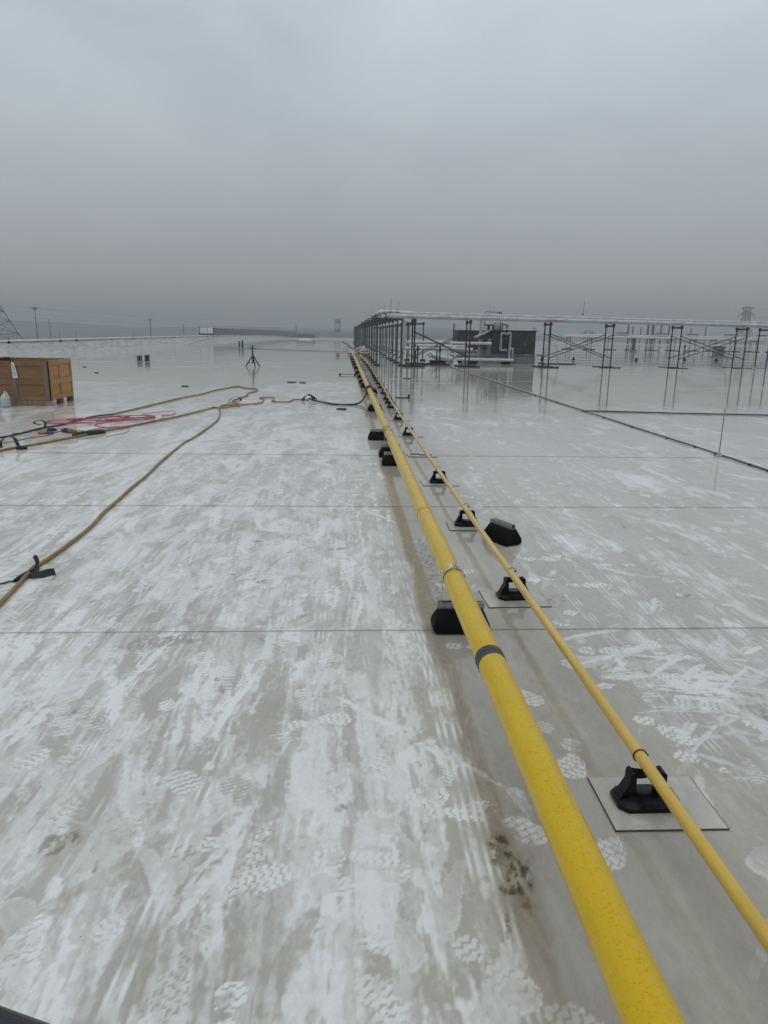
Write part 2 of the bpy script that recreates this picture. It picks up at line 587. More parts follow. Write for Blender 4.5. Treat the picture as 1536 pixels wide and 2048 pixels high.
YE = [-2.25, .80, 3.85, 6.90, 9.95, 13.0, 16.05, 19.1, 22.15, 25.2, 28.25, 31.3, 34.35, 37.4, 40.45, 43.5, 46.55, 49.6]
RES = {0: (-2.7, 3.2, .2, .2), 1: (-2.7, 3.3, .0065, .008), 2: (-4.2, 5.2, .012, .015), 3: (-6.2, 7.2, .02, .028), 4: (-8, 9.5, .032, .045), 5: (-10.5, 12, .05, .07), 6: (-12, 14, .07, .10)}
sheets = []
for k in range(len(YE) - 1):
    fx0, fx1, dx, dy = RES.get(k, (-15, 20, .16, .25))
    if k in (1, 2):      # these two sheets have an end lap where the strips meet, left of the thick pipe
        xe = .50 if k == 1 else .56
        sheets.append(Sheet(-19.2, xe, YE[k], YE[k + 1], fx0, xe, dx, dy))
        sheets.append(Sheet(xe, 40, YE[k], YE[k + 1], xe, fx1, dx, dy))
    else:
        sheets.append(Sheet(-19.2, 40, YE[k], YE[k + 1], fx0, fx1, dx, dy))


def base_fields(s):
    X, Y = s.X, s.Y
    wx = X + .22 * (fbm(X * 1.6, Y * 1.6, 3, 3) - .5) * 2
    wy = Y + .5 * (fbm(X * 1.3, Y * 1.3, 8, 3) - .5) * 2
    far = sstep(5, 11, Y)
    # left of the thick pipe nearly everything was walked clean, right of it little
    left = 1 - sstep(.10, .58, X + .18 * (fbm(X * 0 + 3, Y * 1.8, 21, 3) - .5) - .05 * far)
    right = sstep(1.15, 1.9, X + .5 * (fbm(X * 0 + 9, Y * .9, 22, 3) - .5))
    a = fbm(wx * 1.9, wy * .85, 31, 5, .58)
    b = fbm(wx * 6.5, wy * 2.0, 47, 4, .6)
    st = fbm(X * 17 + .6 * wy, Y * .55, 53, 3, .6)
    patch = .42 * a + .58 * b
    fine = fbm(wx * 15, wy * 9, 83, 4, .62)
    st2 = fbm(X * 48 + .8 * wy, Y * 1.1, 57, 3, .6)
    pl = sstep(.40, .60, patch + .13 * (st - .5) + .22 * (fine - .5))
    pl = pl * (.66 + .34 * sstep(.40, .60, fbm(X * 3.1, Y * 1.1, 77, 4)))
    pl = .22 + .66 * pl
    pl = pl * (1 - .38 * sstep(.56, .70, st2) * sstep(.42, .58, fbm(X * 2.2, Y * .8, 79, 3)))
    pl = np.maximum(pl, .8 * sstep(.60, .70, st) * sstep(.40, .55, a))
    pl = np.maximum(pl, .7 * sstep(.62, .70, st2) * sstep(.46, .6, fbm(X * 1.7, Y * .7, 78, 3)))
    pr = .20 + .10 * (a - .5) + .45 * sstep(.56, .68, patch) + .30 * sstep(.58, .70, st2) * sstep(.45, .6, a)
    s.clean[:] = left * pl * .95 + right * pr
    s.clean += .10 * far
    # brown: a trail at the thick pipe's foot, faint stains, the thin pipe's painted reflection
    trail = np.exp(-((X - .50 - .05 * (fbm(X * 0, Y * .7, 5, 2) - .5)) / .10) ** 2) * sstep(.40, .62, fbm(X * 9, Y * 1.1, 91, 4)) * (1 - sstep(8, 13, Y))
    thin_refl = np.exp(-((X - .98) / .06) ** 2) * sstep(.45, .65, fbm(X * 8, Y * .8, 95, 4)) * (1 - sstep(6, 9, Y))  # brown band painted as the reflection of the thin pipe
    near = (1 - sstep(2.6, 5.5, Y)) * sstep(.40, .60, X)
    s.brown[:] = .45 * trail + .22 * thin_refl + .30 * near * (.55 + .9 * (fbm(X * 2.1, Y * 1.4, 63, 4) - .2)) + .20 * sstep(.60, .74, fbm(X * 4, Y * 1.0, 61, 5)) * (1 - far)
    # standing water begins farther out, with a ragged edge
    e = fbm(X * .35, Y * .22, 71, 4) - .5
    lim = np.where(X < 1.0, 23.5, 17.0) + 7 * e
    s.wet[:] = np.maximum(sstep(-1.0, 1.0, Y - lim), .55 * sstep(8.5, 11, Y + 4 * e) * (X < -2.5))
    s.wet[:] = np.maximum(s.wet, .5 * np.exp(-((X - .85) / .45) ** 2))
    s.clean *= 1 - .75 * s.wet * sstep(14, 19, Y)


for s in sheets:
    base_fields(s)


def stamp(cx, cy, R, fn):
    for s in sheets:
        if s.y[-1] < cy - R or s.y[0] > cy + R:
            continue
        w = s.window(cx, cy, R)
        if w is not None:
            fn(s, w, s.X[w], s.Y[w])


def footprint(cx, cy, ang, amp, kind, L=.30, part=None, seed=0):
    ca, sa = math.cos(ang), math.sin(ang)

    def fn(s, w, X, Y):
        dx, dy = X - cx, Y - cy
        u = dx * ca - dy * sa
        v = dx * sa + dy * ca
        half = .052 * L / .30
        vv = v / (L / 2)
        half2 = half * (1 + .25 * (fbm(v * 25 + seed, u * 25, 220, 2) - .5))
        wid = half2 * (1.0 + .16 * np.sin((vv - .1) * 2.3)) * np.where(np.abs(vv + .18) < .22, .74, 1.0)
        du = np.abs(u) / wid
        fore = (du ** 2.4 + np.abs((vv - .36) / .62) ** 2.6) < 1
        heel = (du ** 2.4 + np.abs((vv + .66) / .33) ** 2.6) < 1
        if part == 'fore':
            sole = fore
        elif part == 'heel':
            sole = heel
        else:
            sole = fore | heel
        wv = .006 * (fbm(u * 30 + seed, v * 30, 210, 2) - .5)
        if kind == 0:      # zigzag bars
            tri = np.abs((((u + wv) / .034) % 1.0) - .5) * 2
            pat = (((v + wv + .013 * tri) / .029) % 1.0) > .30
        elif kind == 1:    # cracked lugs
            c1_ = np.abs((((v + wv + .25 * u) / .030) % 1.0) - .5)
            row = np.floor((v + wv + .25 * u) / .030)
            c2_ = np.abs((((u + .017 * (row % 2)) / .040) % 1.0) - .5)
            pat = (c1_ < .41) & (c2_ < .44)
        elif kind == 2:    # fine bars
            pat = (((v + .5 * wv) / .021) % 1.0) > .40
        else:
            pat = np.ones_like(u, bool)
        br = fbm(X * 9 + seed, Y * 9, 200 + seed % 7, 3)
        val = sole * np.where(pat, 1.0, .15) * sstep(.36, .58, br + .04)
        if amp > 0:
            s.clean[w] = np.maximum(s.clean[w] * np.where(sole & (kind < 3), .75, 1), val * amp)
        else:
            s.clean[w] = np.where(sole, s.clean[w] * (1 - .75 * (~pat) * (br > .4)), s.clean[w])
    stamp(cx, cy, L * .6, fn)


def smear(cx, cy, ang, length, width, amp, rim=.5, bend=0.0, seed=0):
    """a boot slide: a rounded head with a fading tail"""
    ca, sa = math.cos(ang), math.sin(ang)

    def fn(s, w, X, Y):
        dx, dy = X - cx, Y - cy
        rg = min(.035, width * .55)
        dx = dx + rg * 2 * (fbm(X * 13 + seed, Y * 9, 310, 3) - .5)
        dy = dy + rg * 2 * (fbm(X * 11, Y * 11 + seed, 311, 3) - .5)
        u = dx * ca - dy * sa
        v = dx * sa + dy * ca
        t = np.clip(v / length, 0, 1)
        u2 = u - bend * t * t * length
        wd = width * (1 - .82 * t) + .004
        head = np.where(v < 0, np.sqrt((u2 / width) ** 2 + (v / (width * 1.25)) ** 2), np.abs(u2) / wd)
        inside = (head < 1) & (v < length)
        edge = sstep(.55, .95, head) * inside
        body = inside * (.45 + .55 * fbm(u * 40 + seed, v * 5, 300, 3)) * (1 - .55 * t)
        s.clean[w] = np.maximum(s.clean[w], amp * np.maximum(body * (1 - rim * .7), edge * (.5 + .5 * rim) * (1 - .5 * t)))
    stamp(cx, cy, length + width * 1.6, fn)


def scuff(cx, cy, ang, a, b, amp, seed):
    """a ragged patch rubbed clean (amp > 0) or muddied (amp < 0), streaky along its length"""
    ca, sa = math.cos(ang), math.sin(ang)

    def fn(s, w, X, Y):
        dx, dy = X - cx, Y - cy
        u = dx * ca - dy * sa
        v = dx * sa + dy * ca
        r2 = (u / a) ** 2 + (v / b) ** 2
        tx = .66 * fbm(u * 36 + seed * 3.1, v * 3.2 + seed, 600 + seed % 9, 3) + .34 * fbm(u * 46 + seed, v * 30, 620 + seed % 5, 2)
        m = sstep(.46, .66, tx + .20 * (1 - r2) - .05) * (r2 < 1.3)
        if amp > 0:
            s.clean[w] = np.maximum(s.clean[w], amp * m)
        else:
            s.clean[w] *= 1 + amp * m
    stamp(cx, cy, max(a, b) * 1.15, fn)


def drag(x0, y0, length, slope, width, amp, wob, seed):
    """a scrape left by something pulled along the roof"""
    for s in sheets:
        if s.y[-1] < y0 or s.y[0] > y0 + length or s.y[1] - s.y[0] > .2:
            continue
        j0, j1 = np.searchsorted(s.y, (y0, y0 + length))
        for j in range(j0, j1):
            yy = s.y[j]
            t = (yy - y0) / length
            xc = x0 + slope * (yy - y0) + wob * math.sin(yy * 1.1 + seed)
            i0, i1 = np.searchsorted(s.x, (xc - width * 2, xc + width * 2))
            if i1 <= i0:
                continue
            d = np.abs(s.x[i0:i1] - xc) / width
            k = amp * np.clip(1.4 - d, 0, 1) * min(1, 6 * t, 6 * (1 - t)) * (.6 + .4 * math.sin(yy * 23 + seed))
            s.clean[j, i0:i1] = np.maximum(s.clean[j, i0:i1], k)


R = random.Random(5)
for k in range(1800):
    if k < 1500:
        y = .95 + 9.0 * R.random() ** 1.55
        x = R.uniform(-1.2 - .55 * y, .46)
        scuff(x, y, R.gauss(0, .07) if k % 4 else R.gauss(0, .5), R.uniform(.015, .10), R.uniform(.08, .55), R.uniform(.35, .95) if R.random() < .58 else -R.uniform(.3, .85), k)
    else:
        y = 1.2 + 9.0 * R.random() ** 1.3
        x = R.uniform(1.3, 2.0 + .6 * y)
        scuff(x, y, R.gauss(0, .45), R.uniform(.012, .045), R.uniform(.04, .20), R.uniform(.25, .75), k)
# tracks of boots: right of the small pipe they stand apart, left they run into one another
for tr in range(128):
    rt = tr < 48
    if rt:
        x, y = R.uniform(1.35, 6.5), R.uniform(1.3, 9)
    else:
        x, y = R.uniform(-5.5, .45), R.uniform(1.0, 9)
    hd = R.choice((0, PI)) + R.gauss(0, .35)
    knd = R.choice((0, 0, 1, 2, 2))
    for stp in range(R.randint(3, 9)):
        lat = .09 * (1 if stp % 2 else -1)
        px, py = x + lat * math.cos(hd), y - lat * math.sin(hd)
        if not (.55 < px < .9 and R.random() < .8) and not (px > .4 and not rt):
            a = R.uniform(.3, .95) if rt else R.choice((R.uniform(.5, 1.0), R.uniform(.5, 1.0), -1))
            footprint(px, py, hd + R.gauss(0, .15), a, knd, R.uniform(.27, .31), R.choice((None, None, None, 'fore', 'heel')), stp + tr * 13)
        x += math.sin(hd) * R.uniform(.35, .72)
        y += math.cos(hd) * R.uniform(.35, .72)
        hd += R.gauss(0, .10)
# single prints and slides read off the roof round the pipes
for px, py, ang, knd, amp in ((1.43, 2.75, 2.5, 0, 1.0), (1.50, 2.47, 2.3, 0, .95), (1.95, 2.72, 2.2, 0, .95), (2.02, 2.42, 2.0, 0, .9), (1.72, 2.95, 1.9, 0, .8), (1.62, 3.2, 1.3, 0, 1.0),
                               (1.86, 3.24, 1.5, 0, 1.0), (1.45, 3.55, 1.7, 0, .9), (1.66, 3.62, 1.4, 0, 1.0), (2.0, 3.5, 1.1, 0, .9), (.86, 3.1, 2.6, 1, .9), (.60, 2.16, 2.4, 1, .95),
                               (.78, 2.55, 2.9, 1, .8), (.40, 2.22, 1.5, 0, .95), (.26, 2.3, 1.3, 0, .9), (.05, 2.0, 1.6, 0, .9), (.42, 1.55, 2.5, 0, .65), (.55, 1.42, 2.3, 0, .5),
                               (.12, 1.55, 2.9, 0, .85), (-.30, 1.9, 1.2, 0, .85), (.2, 2.62, .5, 0, .85), (-.1, 2.85, 1.3, 0, .8), (.72, 3.62, 1.7, 1, .75), (.88, 4.35, 1.5, 2, .7),
                               (1.7, 4.6, 1.5, 1, .9), (1.45, 4.75, 1.2, 1, .9), (1.55, 5.2, 1.5, 1, .8), (2.1, 5.0, 1.9, 1, .85), (.78, 4.62, 1.6, 3, .8), (.82, 4.9, 1.5, 2, .75)):
    footprint(px, py, ang, amp, knd, .30, None, int(px * 100))
for k in range(210):
    if k < 95:
        x, y = R.uniform(1.35, 6.5), 1.6 + 8.5 * R.random() ** 1.2
        smear(x, y, R.choice((0, PI)) + R.gauss(0, .55), R.uniform(.08, .38), R.uniform(.014, .040), R.uniform(.35, .85), .6 * R.random(), R.gauss(0, .15), k)
    else:
        x, y = R.uniform(-4.2, .4), 1.0 + 8 * R.random() ** 1.3
        smear(x, y, R.choice((0, PI, PI, .5, 2.5)) + R.gauss(0, .4), R.uniform(.12, .50), R.uniform(.02, .055), R.uniform(.5, .95), .5 * R.random(), R.gauss(0, .3), k)
for x, y, a, ln, wd, am in ((1.78, 2.55, 2.75, .34, .055, .75), (2.08, 2.12, 2.9, .20, .06, .9), (1.40, 1.92, .3, .10, .075, .9), (1.26, 3.42, 1.35, .30, .10, 1.0), (1.55, 3.38, 1.6, .35, .06, 1.0),
                            (.66, 2.32, 2.9, .16, .035, 1.0), (.30, 1.75, .35, .25, .07, 1.0), (.18, 1.62, -.3, .25, .06, 1.0), (.02, 2.5, 2.4, .18, .04, .9),
                            (.75, 4.5, 1.4, .25, .06, .95)):
    smear(x, y, a, ln, wd * .8, am * .95, .35, .1, int(x * 50))
for k in range(330):
    lf = k < 230
    x = R.uniform(-4.5, .45) if lf else R.uniform(1.3, 6.5)
    y, ln, sl = R.uniform(.9, 9), R.uniform(.7, 4.0), R.gauss(.0, .035)
    wd, am, wb = R.uniform(.0048, .0095), R.uniform(.5, 1.0), R.uniform(0, .03)
    for q in range(R.choice((1, 1, 2, 3))):
        drag(x + q * R.uniform(.018, .035), y, ln, sl, wd, am, wb, k)


def clod(cx, cy, ang, a, b, amp, seed):
    ca, sa = math.cos(ang), math.sin(ang)

    def fn(s, w, X, Y):
        dx, dy = X - cx, Y - cy
        u = (dx * ca - dy * sa) / a
        v = (dx * sa + dy * ca) / b
        r = np.sqrt(u * u + v * v) + .9 * (fbm(X * 22, Y * 14, seed, 4) - .5)
        m = (1 - sstep(.55, 1.0, r)) * sstep(.40, .60, fbm(X * 60 + 4 * fbm(X * 9, Y * 9, seed, 2), Y * 30, seed + 3, 3))
        s.brown[w] = np.maximum(s.brown[w], amp * m)
        s.dark[w] = np.maximum(s.dark[w], .85 * amp * m * sstep(.5, .65, fbm(X * 45, Y * 30, seed + 5, 3)))
        s.clean[w] *= 1 - .8 * m
    stamp(cx, cy, max(a, b) * 1.6, fn)


for k in range(46):
    x, y = R.gauss(1.75, .32), R.gauss(3.25, .25)
    if x > 1.28:
        scuff(x, y, R.gauss(PI / 2, .5), R.uniform(.02, .06), R.uniform(.06, .24), R.uniform(.6, 1.0), 900 + k)
for k in range(24):
    x, y = R.gauss(1.85, .25), R.gauss(2.55, .25)
    if x > 1.38:
        scuff(x, y, R.gauss(.8, .5), R.uniform(.015, .05), R.uniform(.06, .20), R.uniform(.6, 1.0), 960 + k)
clod(.535, 2.0, 0, .055, .13, 1.0, 401)
clod(.535, 2.02, 0, .05, .10, 1.0, 403)
clod(.560, 1.87, .2, .062, .15, 1.0, 407)
clod(.575, 1.89, .2, .05, .12, 1.0, 409)
clod(.49, 1.72, .1, .012, .10, .8, 411)
clod(1.41, 4.30, .1, .10, .16, .40, 421)
clod(.66, 5.0, 0, .10, .9, .55, 431)
clod(.62, 4.2, 0, .07, .35, .7, 441)
clod(2.0, 2.85, .9, .22, .10, .35, 451)
clod(-1.0, 3.72, 1.3, .10, .30, .30, 461)
clod(-.95, 2.1, 1.0, .06, .10, .4, 471)
for k in range(60):
    x = R.uniform(-3, .4) if k % 3 else R.uniform(1.4, 4)
    clod(x, R.uniform(1.2, 6.5), R.gauss(0, .6), R.uniform(.012, .05), R.uniform(.02, .12), R.uniform(.15, .45), 480 + k)


def build_sheet(s, parent, first):
    ny, nx = s.X.shape
    t = (s.Y - s.Y[0, 0]) / (s.Y[-1, 0] - s.Y[0, 0])
    # the near edge laps over the sheet in front of it and stands a few millimetres proud
    Z = (.0045 - .0040 * t) if s.y[0] < 12 else (.0015 - .0010 * t)
    Z += (.0010 if s.y[0] < 9 else 0.0) * (fbm(s.X * 1.7, s.Y * 1.7, 501, 2) - .5) * sstep(0, .08, t) * sstep(0, .08, 1 - t)
    co_ = np.stack([s.X, s.Y, Z], -1).reshape(-1, 3)
    idx = np.arange(ny * nx).reshape(ny, nx)
    q = np.stack([idx[:-1, :-1], idx[:-1, 1:], idx[1:, 1:], idx[1:, :-1]], -1).reshape(-1, 4)
    # riser of the near edge
    rise = co_[:nx].copy()
    rise[:, 2] = -.001
    ri = np.arange(nx) + ny * nx
    q2 = np.stack([ri[:-1], ri[1:], idx[0, 1:], idx[0, :-1]], -1)
    # the lap gathers dirt
    lapd = np.exp(-((s.Y - s.Y[0, 0]) / (.004 + .0012 * s.Y)) ** 2) * (.25 + .6 * fbm(s.X * 3, s.Y * 0, 507, 4)) * (1 - s.wet)
    dark = np.clip(s.dark + .08 * lapd, 0, 1)
    lap2 = np.exp(-((s.Y[-1, 0] - s.Y) / .05) ** 2) * sstep(.4, .7, fbm(s.X * 2.2, s.Y * 9, 517, 4))
    brown = np.clip(s.brown + .22 * lap2, 0, 1)
    clean = np.clip(s.clean, 0, 1) * (1 - .6 * lapd)
    co_ = np.concatenate([co_, rise])
    q = np.concatenate([q, q2])
    att = np.stack([clean, brown, dark, s.wet], -1).reshape(-1, 4)
    ra = np.zeros((nx, 4))
    ra[:, 2] = .28
    ra[:, 1] = .4
    att = np.concatenate([att, ra]).astype(np.float32)
    me = bpy.data.meshes.new('membrane_sheet')
    me.vertices.add(len(co_))
    me.vertices.foreach_set('co', co_.astype(np.float32).ravel())
    me.loops.add(len(q) * 4)
    me.loops.foreach_set('vertex_index', q.astype(np.int32).ravel())
    me.polygons.add(len(q))
    me.polygons.foreach_set('loop_start', (np.arange(len(q)) * 4).astype(np.int32))
    me.update(calc_edges=True)
    a = me.attributes.new('marks', 'FLOAT_COLOR', 'POINT')
    a.data.foreach_set('color', att.ravel())
    me.shade_flat()
    me.materials.append(M['membrane'])
    return link('membrane_sheet', me, parent)


def roof_z(y):
    return -.02 - max(0.0, y - 90) ** 2 * 4.2e-5


def build_roof():
    ys = [-25, 0, 48, 60, 75, 90, 105, 120, 140, 160, 180, 200, 220, 240, 260, 280, 300]
    xs = [-19.4, -10, 0, 10, 20, 40, 60, 90, 130, 180, 240]
    v, f = [], []
    for y in ys:
        for x in xs:
            v.append((x, y, roof_z(y)))
    n = len(xs)
    for j in range(len(ys) - 1):
        for i in range(n - 1):
            f.append((j * n + i, j * n + i + 1, (j + 1) * n + i + 1, (j + 1) * n + i))
    me = bpy.data.meshes.new('roof')
    me.from_pydata(v, [], f)
    a = me.attributes.new('marks', 'FLOAT_COLOR', 'POINT')
    a.data.foreach_set('color', np.tile(np.array([.12, 0, 0, .85], np.float32), len(v)))
    me.materials.append(M['membrane'])
    return link('roof', me, None, kind='structure')


roof = build_roof()
_prev = None
for i_, s in enumerate(sheets):
    build_sheet(s, roof, i_)
del sheets

# ------------------------------------------------------------------ land around the building
gm = MB()
_n = 48
vs = [(0, 0, -9.0)]
for r_ in (60, 400, 1200, 2600):
    vs += [(r_ * math.cos(2 * PI * k / _n), r_ * math.sin(2 * PI * k / _n), -9.0) for k in range(_n)]
fs = [(0, 1 + k, 1 + (k + 1) % _n) for k in range(_n)]
for q in range(3):
    for k in range(_n):
        fs.append((1 + q * _n + k, 1 + (q + 1) * _n + k, 1 + (q + 1) * _n + (k + 1) % _n, 1 + q * _n + (k + 1) % _n))
gm.add(vs, fs).build('ground', M['ground'], kind='structure')
hm = MB()
vs, fs = [], []
_n = 160
for k in range(_n):
    w = 2 * PI * k / _n
    hgt = 9 + 9 * math.sin(w * 3 + 1) * math.sin(w * 7) + 5 * math.sin(w * 23) + rnd.uniform(-1.5, 1.5)
    for r_, z in ((1150, -9), (1300, max(.0, hgt * .40 - 3)), (1500, max(2.0, hgt * .7)), (1900, -9)):
        vs.append((r_ * math.cos(w), r_ * math.sin(w), z))
for k in range(_n):
    for q in range(3):
        a, b = k * 4 + q, ((k + 1) % _n) * 4 + q
        fs.append((a, b, b + 1, a + 1))
hm.add(vs, fs).build('hills', M['hill'], kind='structure')
MB().box((110, 137, -4.6), (257, 322, 8.0)).build('building_block', M['bwall'], label='warehouse block below the wet white roof', cat='building')

# ------------------------------------------------------------------ parapets and far walls
PX = -19.2
pw = thing('parapet_wall', 'long low pale parapet wall along the left edge of the roof', 'wall', (PX, 40, 0))
wall = MB()
cap = MB()
flash = MB()
ysg = [-25, 20, 48, 75, 100, 125, 150, 175, 200, 225, 250, 275, 298]
for a, b in zip(ysg[:-1], ysg[1:]):
    za, zb = roof_z(a), roof_z(b)
    for mb, x0, x1, lo, hi in ((wall, -.35, 0, -.1, .86), (cap, -.42, .07, .86, .93), (flash, .004, .10, -.02, .085)):
        mb.add([(x0, a - 40, za + lo), (x1, a - 40, za + lo), (x1, b - 40, zb + lo), (x0, b - 40, zb + lo), (x0, a - 40, za + hi), (x1, a - 40, za + hi), (x1, b - 40, zb + hi), (x0, b - 40, zb + hi)],
               [(3, 2, 1, 0), (4, 5, 6, 7), (0, 1, 5, 4), (1, 2, 6, 5), (2, 3, 7, 6), (3, 0, 4, 7)])
wall.build('wall_face', M['wallw'], pw)
cap.build('coping', M['capw'], pw)
flash.build('base_flashing', M['capw'], pw)
for y in (43, 47.5, 53, 59, 66, 74, 83, 93, 104):
    MB().box((.012, y - 40, roof_z(y) + .45), (.016, .03, .8)).build('lap_seam', M['wallw'], pw)
gw = MB()
gw.tube([(PX + .085, y, roof_z(y) + .80) for y in range(20, 296, 6)], .016, 6)
gwo = gw.build('lightning_wire', M['cable'], label='dark lightning wire clipped along the face of the left parapet', cat='wire')
for k, y in enumerate((42.9, 50.5, 53.5, 68, 84, 104, 130)):
    t = thing('air_terminal', '%s lightning rod standing on the left parapet wall' % ('nearest' if k == 0 else ORD[k]), 'lightning rod', (PX + .09, y, roof_z(y) + .80), 0, 'lightning rods on the parapet')
    MB().tube([(0, 0, 0), (0, 0, .62)], .012, 6).build('rod', M['conc'], t)
    MB().box((0.01, 0, 0), (.10, .16, .12), ch=.02).build('base_clamp', M['rubber'], t)

MB().tube([(-17.9, 85.5, .02), (-19.05, 113.5, .90)], .035, 6).build('wall_brace', M['conc'], label='thin grey brace leaning on the left parapet below the white panel box', cat='brace')
sw = thing('screen_wall', 'long dark grey screen wall receding behind the left parapet', 'wall', (PX - .9, 114, 0))
smb = MB()
for a, b in ((114, 150), (150, 190), (190, 230), (230, 270), (270, 300)):
    za, zb = 1.97 - (a - 114) * .0019, 1.97 - (b - 114) * .0019
    smb.add([(-.3, a - 114, -1.8), (.3, a - 114, -1.8), (.3, b - 114, -1.8), (-.3, b - 114, -1.8), (-.3, a - 114, za), (.3, a - 114, za), (.3, b - 114, zb), (-.3, b - 114, zb)],
            [(3, 2, 1, 0), (4, 5, 6, 7), (0, 1, 5, 4), (1, 2, 6, 5), (2, 3, 7, 6), (3, 0, 4, 7)])
smb.build('wall_panel', M['screen'], sw)
we = thing('white_panel_box', 'white panelled box with dark base at the near end of the grey screen wall', 'box', (PX - 1.45, 111.6, .93))
MB().box((0, 0, .10), (1.75, 2.2, .20)).build('base', M['plank'], we)
MB().box((-.18, 0, .62), (1.05, 2.1, .84)).build('panel', M['capw'], we)
MB().box((.60, 0, .62), (.42, 2.1, .84)).build('panel', M['capw'], we)
MB().box((.365, 0, .64), (.035, 2.16, .92)).build('post', M['steel'], we)
MB().box((-.74, 0, .64), (.06, 2.16, .92)).build('post', M['steel'], we)
MB().tube([(-19.0, 296, -1.5), (-19.0, 296, 4.2)], .10, 6).build('mast', M['lattice'], label='thin dark mast at the far end of the grey screen wall', cat='mast')
MB().box((25, 300.4, -.7), (90.5, .7, 4.6)).build('far_parapet_wall', M['farwall'], label='pale grey wall closing the far end of the roof', cat='wall')
lu = thing('louvre_unit', 'low dark louvred unit on a pale curb far along the roof', 'unit', (-9.6, 186, roof_z(186)))
MB().box((0, 0, .22), (3.2, 3, .5)).build('curb', M['capw'], lu)
for k in range(4):
    MB().box((.1 + .14 * (k % 2), 0, .62 + .25 * k), (4.6 - .3 * (k % 2), 2.6, .22), ch=.04).build('louvre', M['screen'], lu)

# ------------------------------------------------------------------ thick yellow pipe with its supports
BX, BZ, BR = .64, .318, .061
gp = thing('gas_pipe', 'thick wet yellow pipe running away along the roof', 'pipe', (BX, 20, BZ))
path = [(0, y - 20, .003 * math.sin(y * .9)) for y in (.2, .8, 1.5, 2.2, 3, 4, 5, 6, 7, 8, 9, 10, 12, 14, 16, 18, 20, 23, 26, 30, 34, 38, 42, 46, 50)]
MB().tube(path, BR, 40).build('pipe_wall', M['yellow'], gp)


def ring(y, r, wdt, m, name, th=.0022):
    mb = MB()
    n = 32
    vs, fs = [], []
    for yy, rr in ((-wdt / 2, r - .004), (-wdt / 2 + .001, r + th), (wdt / 2 - .001, r + th), (wdt / 2, r - .004)):
        for k in range(n):
            w = 2 * PI * k / n
            vs.append((rr * math.cos(w), yy, rr * math.sin(w)))
    for q in range(3):
        for k in range(n):
            fs.append((q * n + k, q * n + (k + 1) % n, (q + 1) * n + (k + 1) % n, (q + 1) * n + k))
    mb.add(vs, fs)
    o = mb.build(name, m, gp)
    o.location = (0, y - 20, .003 * math.sin(y * .9))
    return o


for y in (5.35, 9.35, 10.4, 13.4, 17.6, 21.5, 24.4, 27.6, 30.5, 33.6):
    ring(y, BR, .012, M['rust'], 'weld_ring', .0012)
for y, w in ((10.05, .05), (10.25, .025)):
    ring(y, BR, w, M['rust'], 'coupling_band', .005)
tp = ring(2.78, BR, .075, M['tape'], 'tape_band', .0018)
tp2 = ring(2.80, BR, .040, M['tape'], 'tape_band', .0030)
# beads of rain on the near stretch
dm = MB()
Rd = random.Random(3)
for k in range(3000):
    y = 1.0 + 4.4 * Rd.random() ** 1.5
    w = Rd.gauss(PI * .56, .62)
    r_ = (.0011 + .0029 * Rd.random() ** 3.6) * (1 if y < 2.6 else .9)
    c = Vector((BR * math.cos(w), y - 20, BR * math.sin(w) + .003 * math.sin(y * .9)))
    nrm = Vector((math.cos(w), 0, math.sin(w)))
    a = Vector((0, 1, 0))
    b = nrm.cross(a)
    vs, fs = [], []
    sl = Rd.uniform(.85, 1.25)
    for rr, hh in ((1.0, -.05), (.88, .30), (.48, .44)):
        for q in range(6):
            g_ = 2 * PI * q / 6
            vs.append(tuple(c + (a * math.cos(g_) + b * math.sin(g_) * sl) * r_ * rr + nrm * r_ * hh))
    vs.append(tuple(c + nrm * r_ * .48))
    for u in range(2):
        for q in range(6):
            fs.append((u * 6 + q, u * 6 + (q + 1) % 6, u * 6 + 6 + (q + 1) % 6, u * 6 + 6 + q))
    for q in range(6):
        fs.append((12 + q, 12 + (q + 1) % 6, 18))
    dm.add(vs, fs)
drop_mat = M['yellow'].copy()
drop_mat.name = 'raindrops_on_yellow'
for l in list(drop_mat.node_tree.nodes['Principled BSDF'].inputs['Normal'].links):
    drop_mat.node_tree.links.remove(l)
for l in list(drop_mat.node_tree.nodes['Principled BSDF'].inputs['Roughness'].links):
    drop_mat.node_tree.links.remove(l)
drop_mat.node_tree.nodes['Principled BSDF'].inputs['Roughness'].default_value = .06
do = dm.build('raindrops', drop_mat, gp, kind='stuff')


def channel_mb(L):
    """slotted strut channel, open to the top"""
    m = MB()
    m.box((0, 0, .0015), (L, .042, .003))
    for sx in (-1, 1):
        m.box((0, sx * .0195, .019), (L, .003, .032))
        m.box((0, sx * .0145, .0363), (L, .011, .0026))
    return m


